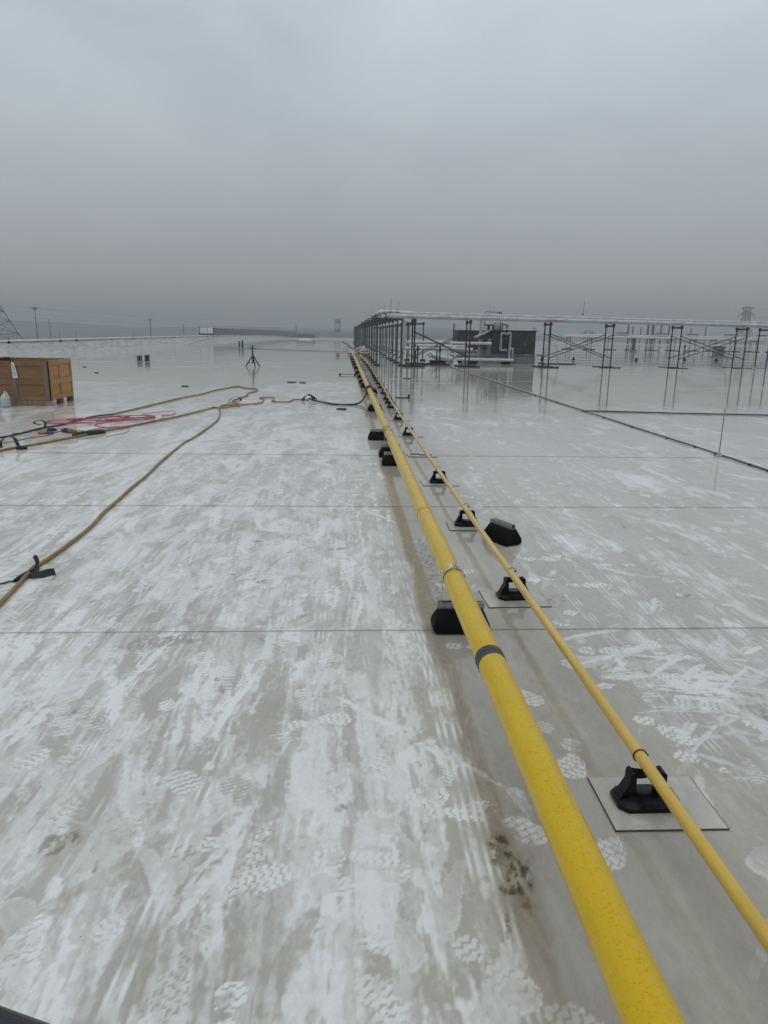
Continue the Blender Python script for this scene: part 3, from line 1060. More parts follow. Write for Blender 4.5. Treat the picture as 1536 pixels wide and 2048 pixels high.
def make_support(label, group='black support blocks under the thick yellow pipe'):
    t = thing('pipe_support', label, 'pipe support', (0, 0, 0), 0, group)
    # rubber block: wide foot with an upright lip, flanks drawn in to a flat top, chamfered ends
    L = .165
    b = MB()
    rings = [(L - .012, .082, .004), (L, .086, .016), (L, .086, .045), (L - .006, .080, .062), (L - .035, .050, .128), (L - .040, .046, .135)]
    vs, fs = [], []
    for lx, ly, z in rings:
        k = .014
        vs += [(-lx + k, -ly, z), (lx - k, -ly, z), (lx, -ly + k, z), (lx, ly - k, z), (lx - k, ly, z), (-lx + k, ly, z), (-lx, ly - k, z), (-lx, -ly + k, z)]
    for r_ in range(len(rings) - 1):
        for i in range(8):
            fs.append((r_ * 8 + i, r_ * 8 + (i + 1) % 8, r_ * 8 + 8 + (i + 1) % 8, r_ * 8 + 8 + i))
    fs.append(tuple(range(7, -1, -1)))
    fs.append(tuple(range(len(vs) - 8, len(vs))))
    b.add(vs, fs)
    b.build('rubber_block', M['rubber'], t)
    ch_ = channel_mb(.27).build('strut_channel', M['strut'], t)
    ch_.location = (0, 0, .135)
    return t


def make_clamp(t, dx):
    """strap clamp: two legs from the channel up round the pipe, bolted ears on top"""
    n = 20
    for sgn in (-1, 1):
        vs, fs = [], []
        pts = []
        pts.append((dx + sgn * (BR + .003), .15))
        pts.append((dx + sgn * (BR + .003), BZ))
        for k in range(1, n // 2):
            w = PI / 2 * k / (n / 2 - .6)
            pts.append((dx + sgn * (BR + .003) * math.cos(w), BZ + (BR + .003) * math.sin(w)))
        pts.append((dx + sgn * .006, BZ + BR + .026))
        for (x, z) in pts:
            vs += [(x, -.016, z), (x, .016, z)]
        # thickness outward
        m_ = len(pts)
        for (x, z) in pts:
            ox = sgn * .0025
            vs += [(x + ox, -.016, z + .001), (x + ox, .016, z + .001)]
        for i in range(m_ - 1):
            fs.append((2 * i, 2 * i + 1, 2 * i + 3, 2 * i + 2))
            o_ = 2 * m_
            fs.append((o_ + 2 * i, o_ + 2 * i + 2, o_ + 2 * i + 3, o_ + 2 * i + 1))
            fs.append((2 * i, 2 * i + 2, o_ + 2 * i + 2, o_ + 2 * i))
            fs.append((2 * i + 1, o_ + 2 * i + 1, o_ + 2 * i + 3, 2 * i + 3))
        MB().add(vs, fs).build('strap_half', M['bright'], t)
    MB().tube([(dx - .030, 0, BZ + BR + .014), (dx + .030, 0, BZ + BR + .014)], .0045, 8).tube([(dx + .016, 0, BZ + BR + .014), (dx + .026, 0, BZ + BR + .014)], .010, 6).tube(
        [(dx - .024, 0, BZ + BR + .014), (dx - .016, 0, BZ + BR + .014)], .010, 6).build('clamp_bolt', M['bright'], t)


GS = 'black support blocks under the thick yellow pipe'
first = make_support('black rubber block with steel strap clamp under the thick yellow pipe, nearest to the camera')
first.location = (.690, 3.86, .004)
make_clamp(first, BX - .690)
plain = make_support('black rubber block set just before the pipe coupling, second from the camera')
plain.location = (.67, 9.20, .004)
clamped = make_support('clamped black rubber block close behind another block, third from the camera')
clamped.location = (.665, 9.85, .004)
make_clamp(clamped, BX - .665)
for k, (x, y) in enumerate(((.565, 11.45), (.70, 15.75), (.80, 20.3), (.71, 22.7), (.69, 24.5), (.69, 27.2), (.66, 30.1), (.66, 34.2), (.64, 37.2), (.63, 40.3), (.62, 43.4), (.62, 46.3), (.62, 49))):
    src = clamped if k in (1, 4, 7, 10) else plain
    dup(src, (x, y, .004), rnd.gauss(0, .02), 'black rubber block under the thick yellow pipe, %s from the camera' % ORD[k + 3])
loose = make_support('spare black rubber block with steel channel standing loose right of the thin pipe', None)
loose.location = (1.335, 5.68, .003)
loose.rotation_euler = (0, 0, math.radians(118))
del loose['label']
loose['label'] = 'spare black rubber block with steel channel standing loose right of the thin pipe'

# ------------------------------------------------------------------ thin yellow pipe, its stands and pads
SX, SZ, SR = 1.10, .168, .0229
sg = thing('thin_gas_pipe', 'thin pale yellow pipe running away beside the thick yellow pipe', 'pipe', (SX, 20, SZ))


def sxy(y):
    return .012 * math.sin(y * .33 + 1) + (.16 * max(0, min(1, (y - 17) / 16)) - .10 * max(0, min(1, (y - 32) / 16))), .004 * math.sin(y * .7)


path = []
for i in range(130):
    y = .3 + i * .40
    a, b = sxy(y)
    path.append((a, y - 20, b))
MB().tube(path, SR, 20).build('pipe_wall', M['tan'], sg)
for y in (5.95, 6.9, 8.05, 12.05, 17.5):
    a, b = sxy(y)
    MB().tube([(a, -.045 + y - 20, b), (a, -.032 + y - 20, b), (a, .032 + y - 20, b), (a, .045 + y - 20, b)], [SR + .001, SR + .0055, SR + .0055, SR + .001], 18).build('coupling', M['tan'], sg)
# small black printing on the thin pipe
pr_ = MB()
for k in range(6):
    w0 = .30
    for q in range(2):
        w = w0 + q * .25 + .12 * (k % 2)
        pr_.box(((SR + .0006) * math.cos(w) + sxy(2.02)[0], 2.02 + k * .012 - 20, (SR + .0006) * math.sin(w) + sxy(2.02)[1]), (.0012, .007, .006), ry=-w)
pr_.build('pipe_marking', M['marker'], sg)


def make_stand(label):
    t = thing('pipe_stand', label, 'pipe stand', (0, 0, 0), 0, 'black plastic stands under the thin pipe')
    b = MB()
    rings = [(.108, .066, 0.0), (.112, .070, .008), (.112, .070, .022), (.100, .060, .034), (.060, .040, .052)]
    vs, fs = [], []
    for lx, ly, z in rings:
        k = .030
        vs += [(-lx + k, -ly, z), (lx - k, -ly, z), (lx, -ly + k, z), (lx, ly - k, z), (lx - k, ly, z), (-lx + k, ly, z), (-lx, ly - k, z), (-lx, -ly + k, z)]
    for r_ in range(len(rings) - 1):
        for i in range(8):
            fs.append((r_ * 8 + i, r_ * 8 + (i + 1) % 8, r_ * 8 + 8 + (i + 1) % 8, r_ * 8 + 8 + i))
    fs.append(tuple(range(7, -1, -1)))
    fs.append(tuple(range(len(vs) - 8, len(vs))))
    b.add(vs, fs)
    b.build('base', M['plastic'], t)
    for sx in (-1, 1):
        # upright: wide buttress at the foot, narrow rounded head
        prof = [(sx * .108, .022), (sx * .040, .022), (sx * .044, .10), (sx * .046, .142), (sx * .052, .150), (sx * .062, .150), (sx * .068, .142), (sx * .069, .104)]
        if sx > 0:
            prof = prof[::-1]
        MB().prism(prof, -.026, .026, lambda u, v, w: (u, w, v)).build('upright', M['plastic'], t)
    MB().tube([(-.052, 0, .136), (-.020, 0, .133), (.0, 0, .131), (.020, 0, .133), (.052, 0, .136)], [.021, .019, .015, .019, .021], 12).build('roller', M['plastic'], t)
    MB().box((0, -.052, .030), (.075, .022, .022), rx=.5, ch=.004).build('gusset', M['plastic'], t)
    return t


def make_pad(label):
    t = thing('membrane_pad', label, 'pad', (0, 0, 0), 0, 'square membrane pads under the pipe stands')
    MB().box((0, 0, .0028), (.404, .304, .0056)).build('pad_sheet', M['padm'], t)
    e = MB()
    for cx, cy, sx, sy in ((0, -.1540, .410, .004), (0, .1535, .408, .0022), (-.2035, 0, .003, .304), (.2040, 0, .004, .304)):
        e.box((cx, cy, .0022), (sx, sy, .0044))
    e.build('edge_grime', M['padedge'], t)
    return t


stand0 = make_stand('black plastic pipe stand on the largest pad, nearest to the camera')
stand0.location = (1.12, 2.245, .0101)
stand0.scale = (1, 1, .90)
tie = MB()
tw = []
for k in range(15):
    w = 2 * PI * k / 14
    tw.append((SX - 1.12 + sxy(2.3)[0] + (SR + .003) * math.cos(w), .05, (SZ - .0101 + sxy(2.3)[1] + (SR + .003) * math.sin(w)) / .9))
tie.tube(tw, .0025, 6, cap=False)
tie.tube([(SX - 1.12 + .026, .05, (SZ - .006) / .9), (SX - 1.12 + .040, .047, (SZ - .008) / .9), (SX - 1.12 + .044, .052, (SZ + .0) / .9)], .003, 6)
tie.build('wire_tie', M['blackhose'], stand0)
pad0 = make_pad('pale square pad with dark edges under the nearest pipe stand')
pad0.location = (1.165, 2.245, .0045)
pad0.rotation_euler = (0, 0, math.radians(-.6))
SY = [4.36, 6.17, 8.05, 11.95, 14.2, 16.5, 17.6, 18.6, 20.45, 22.5, 24.4, 25.9, 27.4, 29.0, 30.8, 33.2, 35.5, 38.7, 42.6, 46.5]
for k, y in enumerate(SY):
    x = SX + sxy(y)[0] + .02
    dup(stand0, (x, y, .0101 if y < 15 else .005), rnd.gauss(0, .05), 'black plastic stand under the thin yellow pipe, %s from the camera' % ORD[k + 1])
    if y < 15:
        dup(pad0, (x + (.03 if k % 2 else .0), y - .02, .0045), rnd.gauss(0, .015), 'pale square pad on the roof under the pipe stand, %s from the camera' % ORD[k + 1])
lone = dup(pad0, (1.12, 9.98, .0045), .02, 'pale pad with no stand on it beside the roof seam under the thin pipe')
hook = MB()
hook.tube([(-.10, 0, .008), (-.06, .05, .008), (.02, .04, .008), (.03, -.02, .008), (.10, -.03, .008), (.20, -.02, .008)], .008, 6).build(
    'wire_offcut', M['cable'], loc=(1.06, 9.98, .006), label='bent dark wire offcut lying on the empty pad', cat='wire')

# ------------------------------------------------------------------ pale cross pipe far along, loose rods
cp = thing('cross_pipe', 'pale yellow pipe crossing to the left where the thick pipe ends', 'pipe', (0, 52.8, 0))
MB().tube([(-.62, 0, .235), (2.6, .3, .24)], .055, 12).build('pipe_wall', M['cream'], cp)
for k, x in enumerate((-.40, .52)):
    t = thing('low_pipe_stand', '%s small dark stand under the pale cross pipe' % ('left' if k == 0 else 'right'), 'pipe stand', (x, 52.75, 0), 0, 'stands under the cross pipe')
    MB().box((0, 0, .02), (.30, .2, .04), ch=.01).build('base', M['rubber'], t)
    MB().tube([(0, 0, .04), (0, 0, .18)], .03, 8).build('post', M['rubber'], t)
    MB().box((0, 0, .165), (.16, .1, .03), ch=.008).build('saddle', M['rubber'], t)
rp_ = thing('threaded_rod', 'short dark rod with end blocks lying left of the thick pipe', 'rod', (0, 29, 0))
MB().tube([(-.14, 0, .05), (.46, .05, .05)], .014, 6).build('rod', M['cable'], rp_)
for x in (-.14, .46):
    MB().box((x, .02, .04), (.07, .09, .08), ch=.012).build('end_block', M['rubber'], rp_)
rp2 = thing('short_bar', 'short dark bar with upright end lying right of the thin pipe', 'bar', (1.45, 19.1, 0))
MB().box((.12, 0, .014), (.36, .035, .028)).build('bar', M['cable'], rp2)
MB().box((.30, 0, .05), (.05, .05, .10), ch=.01).build('end_block', M['rubber'], rp2)
pipeend = thing('pipe_fitting_heap', 'pale muddy heap of fittings beyond the end of the thick pipe', 'pipe fittings', (1.35, 58, 0))
for k in range(7):
    MB().tube([(rnd.uniform(-.5, .3), rnd.uniform(-2, 2), rnd.uniform(.1, .3)), (rnd.uniform(-.2, .9), rnd.uniform(-2, 3), rnd.uniform(.15, .6))], rnd.uniform(.07, .14), 8).build('fitting', M['cream'] if k % 2 else M['white'], pipeend)
MB().tube(smooth_path([(1.1, 52, .25), (.9, 60, .35), (.45, 72, .3), (.55, 80, .35), (-.15, 92, .45)]), .075, 8).build('black_duct_hose', M['blackhose'], label='black flexible hose snaking on beyond the pale cross pipe', cat='hose')

# ------------------------------------------------------------------ hoses, straps and cords at the left
def hose(name, pts, r, m, label, cat, wig=.0, z=None, k=5, lift=0.0):
    pp = smooth_path(pts, k, (z if z is not None else r + .004))
    if wig:
        q = []
        for i, p in enumerate(pp):
            q.append(Vector((p.x + wig * math.sin(i * .83 + len(pts)), p.y + wig * 2.0 * math.sin(i * .57), p.z + lift * max(0, math.sin(i * .9)))))
        pp = q
    return MB().tube(pp, r, 10).build(name, m, label=label, cat=cat)


hose('yellow_hose', [(-2.03, 3.70), (-2.10, 4.08), (-2.20, 4.87), (-2.20, 5.05), (-2.17, 5.64), (-2.20, 6.23), (-2.25, 6.89), (-2.28, 7.62), (-2.32, 8.54), (-2.40, 10.07), (-2.41, 10.91), (-2.38, 11.72), (-2.39, 13.51), (-2.57, 15.11), (-2.74, 15.89), (-2.71, 16.55), (-2.39, 16.70), (-1.99, 17.22), (-1.99, 18.12), (-2.13, 18.52), (-1.83, 18.70), (-1.73, 18.16), (-1.73, 17.63), (-1.36, 17.55), (-1.22, 18.22), (-0.86, 18.13)],
     .0145, M['hose'], 'muddy yellow hose sweeping from the lower left edge up to the black strap', 'hose', .006)
hose('yellow_hose', [(-4.90, 9.52), (-4.79, 9.84), (-4.68, 10.18), (-4.43, 10.75), (-4.22, 11.38), (-4.02, 11.96), (-3.71, 12.89), (-3.35, 13.98), (-3.02, 15.25), (-2.89, 15.98), (-2.76, 15.99), (-2.75, 16.54), (-2.52, 16.80), (-2.36, 16.47), (-2.52, 16.23), (-2.71, 15.89)],
     .0165, M['hose'], 'muddy yellow hose with black coupling running in below the red cord', 'hose', .010)
hose('yellow_hose', [(-4.59, 14.54), (-4.49, 15.30), (-4.29, 16.59), (-4.13, 17.85), (-3.81, 19.32), (-3.65, 20.67), (-3.46, 21.43), (-3.24, 22.26), (-2.91, 21.72), (-2.58, 21.39), (-2.48, 20.86), (-2.61, 19.65), (-2.53, 19.05), (-2.67, 18.17), (-2.67, 17.51), (-2.44, 16.92)],
     .0165, M['hose'], 'muddy yellow hose looping back behind the others, farthest of the three', 'hose', .012)
hose('black_hose', [(-5.50, 11.04), (-5.26, 11.31), (-5.17, 12.01), (-5.10, 12.45), (-4.95, 12.94), (-4.87, 14.01), (-4.59, 14.54)], .0145, M['blackhose'], 'black hose leading from the left edge to the red cord coil', 'hose', .008)
bh = smooth_path([(-.86, 18.0, .06), (-.70, 17.8, .035), (-.50, 17.5, .025), (-.20, 17.08, .02), (.10, 17.0, .02), (.36, 17.25, .03), (.50, 17.5, .12), (.575, 17.72, .27)], 6)
bw = thing('black_hose', 'black hose rising from the roof and wound round the thick yellow pipe', 'hose', (0, 0, 0))
MB().tube(bh, .020, 10).build('run', M['blackhose'], bw)
coil = []
for i in range(46):
    w = PI * .95 - i * .42
    coil.append((BX + (BR + .022) * math.cos(w), 17.62 + i * .0085, BZ + (BR + .022) * math.sin(w)))
MB().tube(coil, .019, 8).build('wrap', M['blackhose'], bw)
hose('black_hose', [(-.10, 17.0), (.20, 16.8), (.42, 16.3), (.60, 15.4)], .006, M['conc'], 'thin grey wire trailing under the thick pipe beside the black hose', 'wire', .004)


def ribbon(pts, wd, m, name, parent=None, th=.004, **kw):
    P = [Vector(p) for p in pts]
    vs, fs = [], []
    for i, p in enumerate(P):
        d = (P[min(i + 1, len(P) - 1)] - P[max(i - 1, 0)]).normalized()
        sd = d.cross(Vector((0, 0, 1)))
        sd = sd.normalized() if sd.length > .2 else Vector((1, 0, 0))
        nn = sd.cross(d).normalized()
        tw_ = kw.get('tilt', 0) + kw.get('twist', 0) * i / max(1, len(P) - 1)
        sd, nn = sd * math.cos(tw_) + nn * math.sin(tw_), nn * math.cos(tw_) - sd * math.sin(tw_)
        for a, b in ((-1, -1), (1, -1), (1, 1), (-1, 1)):
            vs.append(tuple(p + sd * a * wd / 2 + nn * b * th / 2))
    for i in range(len(P) - 1):
        for k in range(4):
            fs.append((i * 4 + k, i * 4 + (k + 1) % 4, i * 4 + 4 + (k + 1) % 4, i * 4 + 4 + k))
    fs.append((3, 2, 1, 0))
    n = len(P) * 4
    fs.append((n - 4, n - 3, n - 2, n - 1))
    return MB().add(vs, fs).build(name, m, parent)


vs_ = thing('hook_loop_strap', 'black strap bundled round the yellow hose at the lower left', 'strap', (-2.205, 4.80, 0))
MB().tube([(-.030, -.16, .020), (-.022, -.10, .024), (.002, .02, .026), (.030, .17, .024), (.038, .22, .020)], [.018, .024, .027, .025, .016], 10).build('wrapped_sleeve', M['strap'], vs_)
ribbon([(-.02, -.15, .015), (-.08, -.17, .02), (-.12, -.20, .012), (-.15, -.22, .008)], .035, M['strap'], 'short_tail', vs_)
ribbon(smooth_path([(.03, .19, .04), (.042, .22, .08), (.025, .25, .12), (-.005, .27, .150)], 4), .045, M['strap'], 'upright_tail', vs_, twist=1.2)
ribbon(smooth_path([(.05, .19, .05), (.075, .12, .035), (.07, .05, .025), (.06, -.02, .012)], 4), .045, M['strap'], 'fold', vs_, twist=.9)
ribbon(smooth_path([(.055, -.02, .012), (.10, -.045, .020), (.17, -.015, .034), (.235, .035, .045), (.275, .075, .035)], 4), .085, M['strap'], 'wide_tail', vs_, tilt=-.75)
vs_.scale = (.68, .68, .66)
ribbon([(-.015, -.10, .01), (.02, -.08, .008), (.07, -.07, .008)], .012, M['strap'], 'thin_band', vs_)
for k, ((x, y, _), lab) in enumerate((((-4.702, 10.223, 0.000), 'black hooked strap on the yellow hose at the left edge below the crate'), ((-5.028, 12.138, 0.000), 'black hooked strap on the black hose beside the red cord coil'))):
    t = thing('hook_loop_strap', lab, 'strap', (x, y, 0), 0, 'black straps on the hoses')
    if k == 0:
        ribbon(smooth_path([(.20, -.05, .02), (.12, 0, .06), (.05, .05, .16), (-.06, .06, .17), (-.12, .0, .10), (-.10, -.04, .03)], 4), .05, M['strap'], 'loop', t)
    else:
        ribbon(smooth_path([(-.30, -.42, .012), (-.10, -.22, .02), (.04, -.05, .05), (.05, .05, .13), (-.06, .10, .17), (-.14, .05, .13), (-.02, .0, .10)], 4), .045, M['strap'], 'loop', t)
    MB().tube([(.10, -.03, .022), (.17, -.02, .026), (.24, 0, .022)], [.024, .032, .02], 8).build('sleeve', M['strap'], t)
t = thing('strap_tent', 'black strap standing like a tent where the yellow hose turns black', 'strap', (-.86, 18.0, 0))
ribbon(smooth_path([(-.16, -.06, .01), (-.11, -.02, .09), (-.03, 0, .16), (.03, 0, .16), (.09, -.02, .09), (.12, -.05, .01)], 3), .11, M['strap'], 'arch', t)
MB().tube([(-.02, .02, .155), (.10, -.06, .12), (.2, -.18, .06)], [.016, .021, .016], 8).build('sleeve', M['strap'], t)
t = thing('hose_coupling_strap', 'small black strap at the crossing of the yellow hoses', 'strap', (-2.62, 17.5, 0))
ribbon(smooth_path([(-.16, .10, .02), (-.02, .05, .12), (.10, .06, .10), (.14, -.02, .04), (-.02, -.10, .02), (-.18, -.16, .015)], 3), .05, M['strap'], 'loop', t)
rc = MB()
Rr = random.Random(9)
loops = [(-4.55, 13.62, .85, .42, .22), (-4.35, 13.78, .70, .30, .18), (-4.75, 13.42, .62, .30, .3), (-4.1, 13.95, .45, .35, .1), (-4.6, 13.68, .50, .22, .25), (-4.9, 13.3, .40, .34, .3)]
pp = []
for cx, cy, a, b, w0 in loops:
    for i in range(26):
        w = 2 * PI * i / 25
        u, v = a * math.cos(w), b * math.sin(w) + .07 * math.sin(2.3 * w)
        pp.append((cx + u * math.cos(w0 * .7) - v * math.sin(w0), cy + u * math.sin(w0 * 2.2) + v, .012 + .018 * abs(math.sin(w * 1.7)) + Rr.uniform(0, .004)))
rc.tube(pp, .0062, 6)
rcd = thing('cord_coil', 'tangled coil of red cord lying across the hoses in front of the crate', 'cord', (0, 0, 0))
rc.build('coil', M['redcord'], rcd)
MB().tube(smooth_path([(-4.30, 13.5, .01), (-4.42, 12.9, .01), (-4.05, 12.6, .01), (-3.75, 12.75, .012), (-3.98, 12.45, .01), (-4.3, 12.2, .01)], 6), .007, 6).build('loose_tail', M['redcord'], rcd)
MB().tube(smooth_path([(-3.5, 14.15, .01), (-3.55, 13.5, .01), (-3.82, 12.85, .01), (-4.0, 12.7, .01)], 6), .007, 6).build('loose_tail', M['redcord'], rcd)
MB().tube(smooth_path([(-4.05, 14.6, .02), (-3.72, 14.95, .03), (-3.55, 15.2, .02), (-3.45, 14.7, .01), (-3.62, 14.4, .01)], 6), .007, 6).build('loose_tail', M['redcord'], rcd)
t = thing('hose_coupling', 'black coupling in the yellow hose below the red cord', 'coupling', (-4.10, 11.72, .03), 0)
MB().tube([(-.20, -.22, -.008), (-.16, -.17, 0), (.0, 0, .004), (.14, .17, 0), (.18, .21, -.008)], [.018, .036, .040, .036, .018], 10).build('sleeve', M['blackhose'], t)
t = thing('power_connector', 'orange and brown cord connector lying between the hoses', 'connector', (-4.46, 11.9, .03), 0)
MB().tube([(-.17, .10, 0), (-.05, .04, .004), (.0, 0, .004), (.11, -.08, 0)], [.014, .038, .042, .016], 8).build('body', M['rust'], t)
MB().tube([(-.18, .11, .002), (-.10, .065, .006)], [.03, .045], 8).build('collar', M['blackhose'], t)
t = thing('cord_plug', 'small blue and orange cord plug lying beside the hoses', 'plug', (-4.84, 11.78, .025), 0)
MB().tube([(.02, 0, 0), (.13, .02, 0)], .026, 8).build('blue_body', M['bluec'], t)
MB().tube([(-.10, -.01, 0), (.02, 0, 0)], .022, 8).build('orange_cap', M['orange'], t)
hose('thin_hose', [(-5.16, 10.47), (-5.01, 10.76), (-4.90, 11.18), (-4.71, 11.57), (-4.73, 11.91), (-4.62, 12.17), (-4.36, 12.12), (-4.16, 12.01)], .007, M['hose'], 'thin yellow cord running from the left edge to the plug', 'cord', .006)
hose('thin_hose', [(-4.30, 11.9), (-4.2, 12.5), (-3.95, 12.75), (-3.7, 12.5), (-3.62, 12.0), (-3.78, 11.5)], .0038, M['hose'], 'thin brown cord looping beside the coupling', 'cord', .0)

# ------------------------------------------------------------------ crate and jug
CX1, CX0, CY0, CY1, CH = -6.40, -7.92, 16.10, 17.44, .985
cr = thing('shipping_crate', 'open wooden shipping crate standing at the left edge', 'crate', (CX1, CY0, 0))


def cbox(name, x0, x1, y0, y1, z0, z1, m):
    return MB().box(((x0 + x1) / 2 - CX1, (y0 + y1) / 2 - CY0, (z0 + z1) / 2), (x1 - x0, y1 - y0, z1 - z0)).build(name, m, cr)


mid = -7.16
for a, b in ((CX0, mid), (mid, CX1)):
    cbox('front_panel', a + .002, b - .002, CY0 + .022, CY0 + .036, .115, .955, M['plyside'])
for y0, y1 in ((CY0 + .04, 16.700), (16.735, CY1 - .02)):
    cbox('side_panel', CX1 - .038, CX1 - .024, y0 + .002, y1 - .002, .115, .96, M['ply'])
cbox('back_panel', CX0, CX1 - .02, CY1 - .036, CY1 - .022, .115, .985, M['plyside'])
cbox('left_panel', CX0, CX0 + .014, CY0 + .04, CY1 - .04, .115, .985, M['ply'])
for z0, z1, m in ((.865, .96, 'railf'), (.465, .565, 'railf'), (.125, .205, 'railf')):
    cbox('front_rail', CX0, mid - .055, CY0, CY0 + .021, z0, z1, M[m])
    cbox('front_rail', mid + .055, CX1 - .13, CY0, CY0 + .021, z0, z1, M[m])
cbox('front_batten', mid - .052, mid + .052, CY0 - .004, CY0 + .021, .02, .90, M['dirtwood'])
cbox('front_batten', CX1 - .127, CX1 - .030, CY0 - .004, CY0 + .021, .10, .962, M['dirtwood'])
cbox('front_batten', CX0, CX0 + .10, CY0 - .004, CY0 + .020, .10, .962, M['dirtwood'])
cbox('skid_board', CX0, CX1 - .13, CY0 - .002, CY0 + .03, .012, .118, M['dirtwood'])
for y0 in (CY0 + .002, 16.735, CY1 - .092):
    cbox('skid_foot', CX1 - .14, CX1 - .004, y0, y0 + .09, .0, .112, M['lumz'])
cbox('floor_board', CX0 + .02, CX1 - .04, CY0 + .04, CY1 - .04, .114, .135, M['lumx'])
cbox('side_batten', CX1 - .023, CX1, CY0 + .022, CY0 + .10, .114, .985, M['lumz'])
cbox('side_batten', CX1 - .023, CX1, 16.73, 16.79, .10, .985, M['lumz'])
cbox('side_batten', CX1 - .023, CX1, CY1 - .07, CY1, .10, .985, M['lumz'])
for z0, z1 in ((.875, .98), (.455, .575), (.118, .215)):
    cbox('side_rail', CX1 - .022, CX1 - .003, CY0 + .102, 16.728, z0, z1, M['lumx'])
    cbox('side_rail', CX1 - .022, CX1 - .003, 16.792, CY1 - .072, z0, z1, M['lumx'])
cbox('lid_remnant', CX0 + .0, CX0 + .16, CY0 + .05, CY1 - .05, .987, 1.005, M['lumx'])
# packing slip hanging from the front batten, with printed lines
sl = MB().add([(-.775, -.012, .935), (-.715, -.012, .935), (-.655, -.016, .60), (-.765, -.016, .60), (-.775, -.009, .935), (-.715, -.009, .935), (-.655, -.013, .60), (-.765, -.013, .60)],
              [(0, 1, 2, 3), (7, 6, 5, 4), (0, 4, 5, 1), (1, 5, 6, 2), (2, 6, 7, 3), (3, 7, 4, 0)]).build('packing_slip', M['paper'], cr)
ik = MB()
for k in range(7):
    z = .85 - k * .032
    ik.box((-.738 + k * .004, -.0165 - .0004 * k, z), (.030 + .012 * (k % 3), .0012, .012))
ik.build('printed_text', M['ink'], sl)
hw = MB()
for x0, seq in ((-1.18, (0, 1, 0, .9, .1, .8, .2)), (-1.02, (.2, 1, .1, .7, .3, .9)), (-.56, (.1, .8, .1, .9, 0, .6, .3))):
    hw.tube([(x0 + i * .022, -.0015, .895 + .04 * s_) for i, s_ in enumerate(seq)], .0035, 5)
hw.build('handwriting', M['marker'], cr)

jg = thing('water_jug', 'translucent white plastic jug standing before the crate at the left edge', 'jug', (-7.27, 15.86, .004))
prof = [(.02, 0), (.078, .004), (.084, .02), (.084, .15), (.080, .18), (.062, .215), (.034, .245), (.021, .258), (.021, .275)]
jm = MB()
n = 20
vs, fs = [], []
for r_, z in prof:
    for k in range(n):
        w = 2 * PI * k / n
        sq = 1.0 if z > .2 else (1 / max(abs(math.cos(w)), abs(math.sin(w)))) ** .55
        vs.append((r_ * math.cos(w) * sq, r_ * math.sin(w) * sq, z))
for i in range(len(prof) - 1):
    for k in range(n):
        fs.append((i * n + k, i * n + (k + 1) % n, (i + 1) * n + (k + 1) % n, (i + 1) * n + k))
fs.append(tuple(range(n - 1, -1, -1)))
fs.append(tuple(range((len(prof) - 1) * n, len(prof) * n)))
jm.add(vs, fs).build('body', M['jug'], jg)
MB().tube(smooth_path([(.022, -.02, .262), (.055, -.05, .262), (.085, -.075, .225), (.090, -.078, .17), (.075, -.066, .14)], 4), .011, 8).build('handle', M['jug'], jg)
MB().lathe((0, 0, .272), [(.023, 0), (.024, .003), (.024, .016), (.020, .019)], 16).build('cap', M['white'], jg)
jg.scale = (1.12, 1.12, 1.12)

# ------------------------------------------------------------------ tripod, small vents, debris
tr = thing('tripod_stand', 'black tripod stand with a cross bar alone on the flooded roof', 'tripod', (-4.36, 35.3, 0))
for x, y in ((-.335, -.05), (.315, .05), (.15, -.42)):
    MB().tube([(.0, 0, .53), (x * .96, y * .96, .03)], .026, 8).tube([(x * .96, y * .96, .045), (x, y, .004)], .028, 8).build('leg', M['plastic'], tr)
MB().tube([(0, 0, .16), (0, 0, .56)], .034, 10).build('centre_post', M['plastic'], tr)
MB().tube([(0, 0, .56), (-.005, 0, .66), (0, 0, .94)], [.042, .034, .026], 8).build('mast', M['plastic'], tr)
MB().tube([(-.24, -.02, .17), (0, 0, .165), (.16, .02, .17)], .014, 6).tube([(0, 0, .165), (.10, -.26, .17)], .014, 6).build('spreader', M['steel'], tr)
MB().tube([(-.145, 0, .865), (.16, 0, .858)], .016, 6).box((-.13, 0, .865), (.05, .04, .04)).box((.13, 0, .858), (.05, .04, .03)).build('cross_bar', M['plastic'], tr)
MB().tube([(0, 0, .935), (-.07, 0, .98), (-.15, 0, 1.0)], .012, 5).tube([(0, 0, .935), (.07, 0, .98), (.15, 0, 1.005)], .012, 5).tube([(0, 0, .93), (-.02, .02, 1.0), (-.08, .03, 1.05)], .006, 5).build('prongs', M['plastic'], tr)
for k, (x, y, hgt, m, lab) in enumerate(((-10.83, 39.3, .27, 'greysteel', 'short light grey square vent, left of a pair'), (-10.33, 38.9, .31, 'steel', 'short dark grey square vent, right of a pair'),
                                         (-10.35, 73.3, .62, 'greysteel', 'far left grey post of a pair behind the tripod'), (-10.02, 73.1, .68, 'steel', 'far right grey post of a pair behind the tripod'))):
    t = thing('roof_vent', lab, 'vent', (x, y, 0), .1 * k, 'small square vents on the roof')
    w = .22 if k < 2 else .16
    MB().box((0, 0, hgt / 2), (w, w, hgt)).build('vent_body', M[m], t)
    MB().box((0, 0, hgt + .012), (w + .05, w + .05, .024), ch=.008).build('cap', M[m], t)
    MB().box((0, 0, .01), (w + .25, w + .25, .02)).build('flange', M['farwall'], t)
